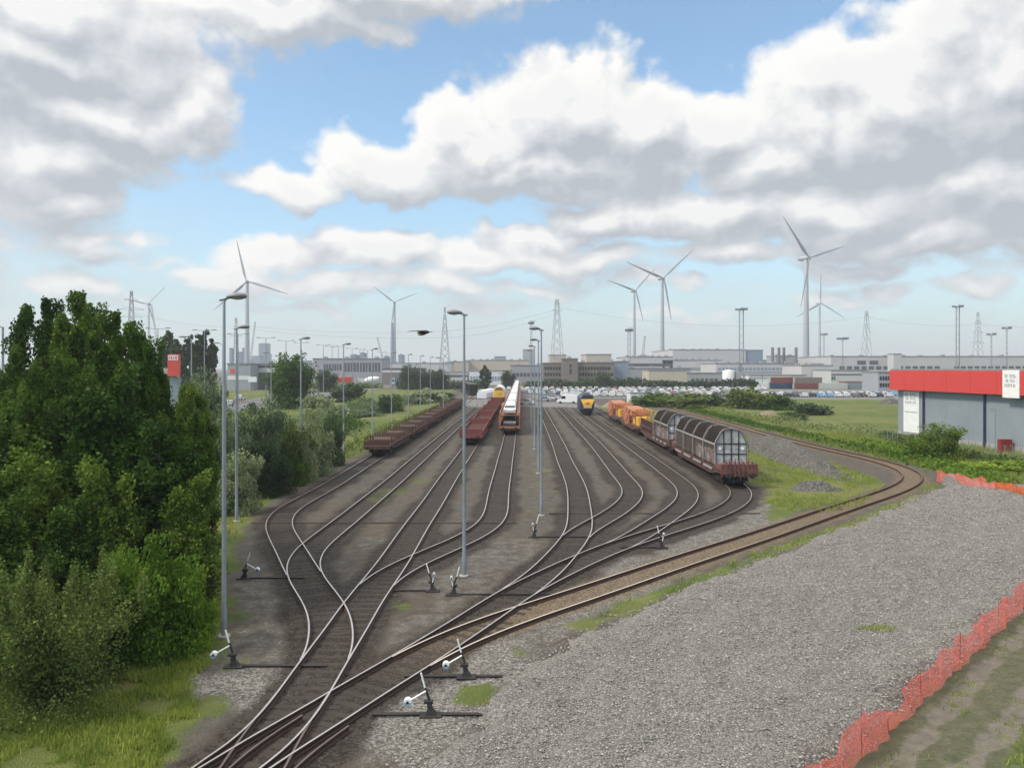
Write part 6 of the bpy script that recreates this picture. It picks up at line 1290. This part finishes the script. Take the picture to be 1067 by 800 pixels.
wire('upper power line from the pointed pylon to the red and white one', (463.5, 345), (580, 322), 470, 480, 2); wire('lower power line from the pointed pylon to the red and white one', (463.5, 352), (580, 326), 470, 480, 3)
wire('power line from the red and white pylon to the lattice pylon by the warehouse', (580, 320), (903, 330), 480, 540, 9); wire('power line between the pylons above the red warehouse', (903, 330), (1019, 338), 540, 560, 3); wire('power line leaving the frame above the red warehouse', (1019, 338), (1180, 335), 560, 520, 3)

# bird gliding over the left tracks
d = 17.; o = thing('bird', 'dark bird with a pale belly gliding above the stake wagons', 'bird', (vx(441, d), d, vz(346.8, d)), R(4))
b = MB(); rings = []
for x, r, dz in ((-.125, .008, -.005), (-.10, .036, -.004), (-.05, .055, 0), (.02, .052, .004), (.07, .034, .008), (.10, .036, .018), (.122, .022, .018), (.142, .004, .014)): rings.append([(x, r*.9*math.cos(2*math.pi*k/10), dz+r*math.sin(2*math.pi*k/10)) for k in range(10)])
b.loft(rings, 0, True, True); bd = b.obj('body', 'bird', o)
b = MB(); b.ball((-.04, 0, -.028), .085, .04, .036); b.obj('belly', 'bird_pale', o)
b = MB(); b.loft([[(-.06, -.03, .02), (.05, -.03, .02), (.05, -.03, .03), (-.06, -.03, .03)], [(-.20, -.22, .03), (-.06, -.22, .032), (-.06, -.22, .042), (-.20, -.22, .038)], [(-.33, -.36, .008), (-.29, -.36, .008), (-.29, -.36, .014), (-.33, -.36, .013)]]); b.obj('wing', 'bird', o)
b = MB(); b.loft([[(-.04, .03, .02), (.05, .03, .02), (.05, .03, .03), (-.04, .03, .03)], [(-.02, .2, .06), (.08, .2, .062), (.08, .2, .07), (-.02, .2, .068)], [(.0, .34, .045), (.04, .34, .045), (.04, .34, .05), (.0, .34, .05)]]); b.obj('wing', 'bird', o)
b = MB(); b.loft([[(.10, -.02, .01), (.10, .02, .01), (.10, .02, .022), (.10, -.02, .022)], [(.20, -.04, .02), (.20, .04, .02), (.20, .04, .026), (.20, -.04, .026)]]); b.obj('tail', 'bird', o)
b = MB(); b.tube([(-.12, 0, 0), (-.15, 0, -.004)], [.012, .002], 6); b.obj('beak', 'bird_pale', o)

# ------------------------------------------------------------------ air
b = MB(); b.box(-6100, 6100, -320, 7100, -1.3, 160); hz = b.obj('haze', 'wall_white'); tag(hz, kind='stuff')
m = bpy.data.materials.new('air'); m.use_nodes = True; nt = m.node_tree; nt.nodes.remove(nt.nodes['Principled BSDF']); v = N(nt, 'ShaderNodeVolumePrincipled')
v.inputs['Color'].default_value = (.93, .96, 1, 1); v.inputs['Density'].default_value = HAZE_D; v.inputs['Anisotropy'].default_value = .2; L(nt, v.outputs[0], nt.nodes['Material Output'].inputs['Volume'])
hz.data.materials.clear(); hz.data.materials.append(m)

# ------------------------------------------------------------------ sky: Nishita with procedural cumulus laid out by azimuth and elevation
w = bpy.data.worlds.new('World'); sc.world = w; w.use_nodes = True; nt = w.node_tree; nt.nodes.clear()
out = N(nt, 'ShaderNodeOutputWorld'); bg = N(nt, 'ShaderNodeBackground'); L(nt, bg.outputs[0], out.inputs[0])
sky = N(nt, 'ShaderNodeTexSky', sky_type='NISHITA', sun_disc=False); sky.sun_elevation = R(SUN_EL); sky.sun_rotation = R(SUN_AZ); sky.altitude = 0; sky.air_density = 1; sky.dust_density = .8; sky.ozone_density = .35
tc = N(nt, 'ShaderNodeTexCoord'); sp = N(nt, 'ShaderNodeSeparateXYZ'); L(nt, tc.outputs['Generated'], sp.inputs[0])
az = math_(nt, 'ARCTAN2', sp.outputs[0], sp.outputs[1]); el = math_(nt, 'ARCSINE', sp.outputs[2]); cb = N(nt, 'ShaderNodeCombineXYZ'); L(nt, az, cb.inputs[0]); L(nt, el, cb.inputs[1])
# cloud group
G = bpy.data.node_groups.new('cumulus', 'ShaderNodeTree'); G.interface.new_socket('P', in_out='INPUT', socket_type='NodeSocketVector'); G.interface.new_socket('D', in_out='OUTPUT', socket_type='NodeSocketFloat'); G.interface.new_socket('E', in_out='OUTPUT', socket_type='NodeSocketFloat')
gi = G.nodes.new('NodeGroupInput'); go = G.nodes.new('NodeGroupOutput'); P0 = gi.outputs[0]
def warp(scale, amt):
    n = G.nodes.new('ShaderNodeTexNoise'); n.noise_dimensions = '2D'; n.inputs['Scale'].default_value = scale; n.inputs['Detail'].default_value = 3; L(G, P0, n.inputs['Vector'])
    s_ = G.nodes.new('ShaderNodeVectorMath'); s_.operation = 'SUBTRACT'; L(G, n.outputs['Color'], s_.inputs[0]); s_.inputs[1].default_value = (.5, .5, .5)
    k = G.nodes.new('ShaderNodeVectorMath'); k.operation = 'SCALE'; L(G, s_.outputs[0], k.inputs[0]); k.inputs['Scale'].default_value = amt
    a = G.nodes.new('ShaderNodeVectorMath'); a.operation = 'ADD'; L(G, P0, a.inputs[0]); L(G, k.outputs[0], a.inputs[1]); return a.outputs[0]
PW = warp(9, .07)
def angles(px, py):
    u, v_ = (px-CX)/F, (HZ-py)/F; return math.atan(u), math.atan(v_*math.cos(math.atan(u)))
env = None
for cx, cy, rx, ry, wt in CLOUDS:
    a, e = angles(cx, cy); sx, sy = rx/F, ry/F
    s_ = G.nodes.new('ShaderNodeVectorMath'); s_.operation = 'SUBTRACT'; L(G, PW, s_.inputs[0]); s_.inputs[1].default_value = (a, e, 0)
    k = G.nodes.new('ShaderNodeVectorMath'); k.operation = 'MULTIPLY'; L(G, s_.outputs[0], k.inputs[0]); k.inputs[1].default_value = (1/sx, 1/sy, 0)
    l_ = G.nodes.new('ShaderNodeVectorMath'); l_.operation = 'LENGTH'; L(G, k.outputs[0], l_.inputs[0])
    f = math_(G, 'MULTIPLY', math_(G, 'SUBTRACT', 1., l_.outputs['Value']), wt)
    env = f if env is None else math_(G, 'MAXIMUM', env, f)
def gnoise(scale, det, rough, ys, seed):
    mp = G.nodes.new('ShaderNodeMapping'); L(G, P0, mp.inputs[0]); mp.inputs['Scale'].default_value = (1, ys, 1); mp.inputs['Location'].default_value = (seed, seed*.7, seed*.3)
    n = G.nodes.new('ShaderNodeTexNoise'); n.noise_dimensions = '2D'; n.inputs['Scale'].default_value = scale; n.inputs['Detail'].default_value = det; n.inputs['Roughness'].default_value = rough; L(G, mp.outputs[0], n.inputs['Vector']); return n.outputs['Fac']
billow = gnoise(13, 9, .56, 1.35, 3.1); soft = gnoise(4.5, 5, .55, 2.2, 7.7)
# puffs: inverted worley gives the cauliflower edge
vn = G.nodes.new('ShaderNodeTexVoronoi'); vn.voronoi_dimensions = '2D'; vn.feature = 'F1'; vn.inputs['Scale'].default_value = 24; vn.inputs['Detail'].default_value = 2; L(G, warp(22, .02), vn.inputs['Vector'])
puff = math_(G, 'SUBTRACT', .5, vn.outputs['Distance'])
dn = math_(G, 'ADD', env, math_(G, 'ADD', math_(G, 'MULTIPLY', math_(G, 'SUBTRACT', billow, .5), 1.05), math_(G, 'MULTIPLY', puff, .20)))
dn = math_(G, 'ADD', dn, CL_BIAS); L(G, dn, go.inputs[0]); L(G, math_(G, 'ADD', soft, 0), go.inputs[1])
def cloud(dx, dy):
    g_ = nt.nodes.new('ShaderNodeGroup'); g_.node_tree = G
    if dx or dy:
        a = nt.nodes.new('ShaderNodeVectorMath'); a.operation = 'ADD'; L(nt, cb.outputs[0], a.inputs[0]); a.inputs[1].default_value = (dx, dy, 0); L(nt, a.outputs[0], g_.inputs[0])
    else: L(nt, cb.outputs[0], g_.inputs[0])
    return g_.outputs
c0 = cloud(0, 0); c1 = cloud(-.010, .022); c2 = cloud(-.02, .065)
cov = ramp(nt, c0[0], [(.08, 0), (.42, 1)])
shade = math_(nt, 'ADD', math_(nt, 'MULTIPLY', math_(nt, 'SUBTRACT', c0[0], c1[0]), .75), math_(nt, 'MULTIPLY', math_(nt, 'SUBTRACT', c0[0], c2[0]), .42))
lit = math_(nt, 'ADD', .50, shade, True)
lit = math_(nt, 'SUBTRACT', lit, ramp(nt, el, [(.30, 0), (.48, .06)]), True)
lit = math_(nt, 'SUBTRACT', lit, math_(nt, 'MULTIPLY', ramp(nt, c0[0], [(.35, 0), (1.0, 1)]), .22), True)
ccol = ramp(nt, lit, [(.0, CL_DARK), (.35, CL_MID), (.62, CL_PALE), (.88, CL_WHITE)])
# thin veil between the clouds, thickest low down
veil = math_(nt, 'MULTIPLY', ramp(nt, el, [(.0, .80), (.12, .50), (.25, .18), (.55, .05)]), ramp(nt, c0[1], [(.30, .55), (.62, 1)]))
skyc = N(nt, 'ShaderNodeVectorMath'); skyc.operation = 'SCALE'; L(nt, sky.outputs[0], skyc.inputs[0]); skyc.inputs['Scale'].default_value = SKY_S
tint = mix(nt, 1., skyc.outputs[0], (.76, .97, 1.04), 'MULTIPLY')
base = mix(nt, veil, tint, VEIL)
col_ = mix(nt, cov, base, ccol)
lowf = ramp(nt, el, [(.0, .70), (.05, .42), (.13, .0)])         # the foot of the clouds melts into the air near the horizon
col_ = mix(nt, lowf, col_, VEIL)
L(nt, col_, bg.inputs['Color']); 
# bright warm veil added overhead, out of view, to lift the ground light
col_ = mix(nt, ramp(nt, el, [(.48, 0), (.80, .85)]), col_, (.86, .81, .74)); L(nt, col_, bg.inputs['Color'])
w.cycles.sampling_method = 'MANUAL'; w.cycles.sample_map_resolution = 512

sun = bpy.data.lights.new('sun', 'SUN'); sun.energy = SUN_E; sun.angle = R(SUN_A); sun.color = (1, .90, .74); so = bpy.data.objects.new('sun', sun); col.objects.link(so)
dr = Vector((math.sin(R(SUN_AZ))*math.cos(R(SUN_EL)), math.cos(R(SUN_AZ))*math.cos(R(SUN_EL)), math.sin(R(SUN_EL)))); so.rotation_euler = dr.to_track_quat('Z', 'Y').to_euler()

cam = bpy.data.cameras.new('camera'); cam.sensor_width = 36; cam.lens = 36*F/1067; cam.shift_y = -(400-HZ)/1067; cam.clip_end = 12000; cam.clip_start = .1
co = bpy.data.objects.new('camera', cam); col.objects.link(co); co.location = (0, 0, H); co.rotation_euler = (math.pi/2, 0, 0); sc.camera = co
sc.render.engine = 'CYCLES'; sc.view_settings.view_transform = 'Standard'; sc.view_settings.look = 'None'; sc.view_settings.exposure = EXPO; sc.view_settings.gamma = 1; sc.view_settings.use_curve_mapping = False
sc.cycles.max_bounces = 6; sc.cycles.diffuse_bounces = 2; sc.cycles.glossy_bounces = 2; sc.cycles.transmission_bounces = 4; sc.cycles.volume_bounces = 0; sc.cycles.transparent_max_bounces = 12
sc.cycles.use_denoising = True; sc.cycles.use_adaptive_sampling = True; sc.cycles.adaptive_threshold = .012
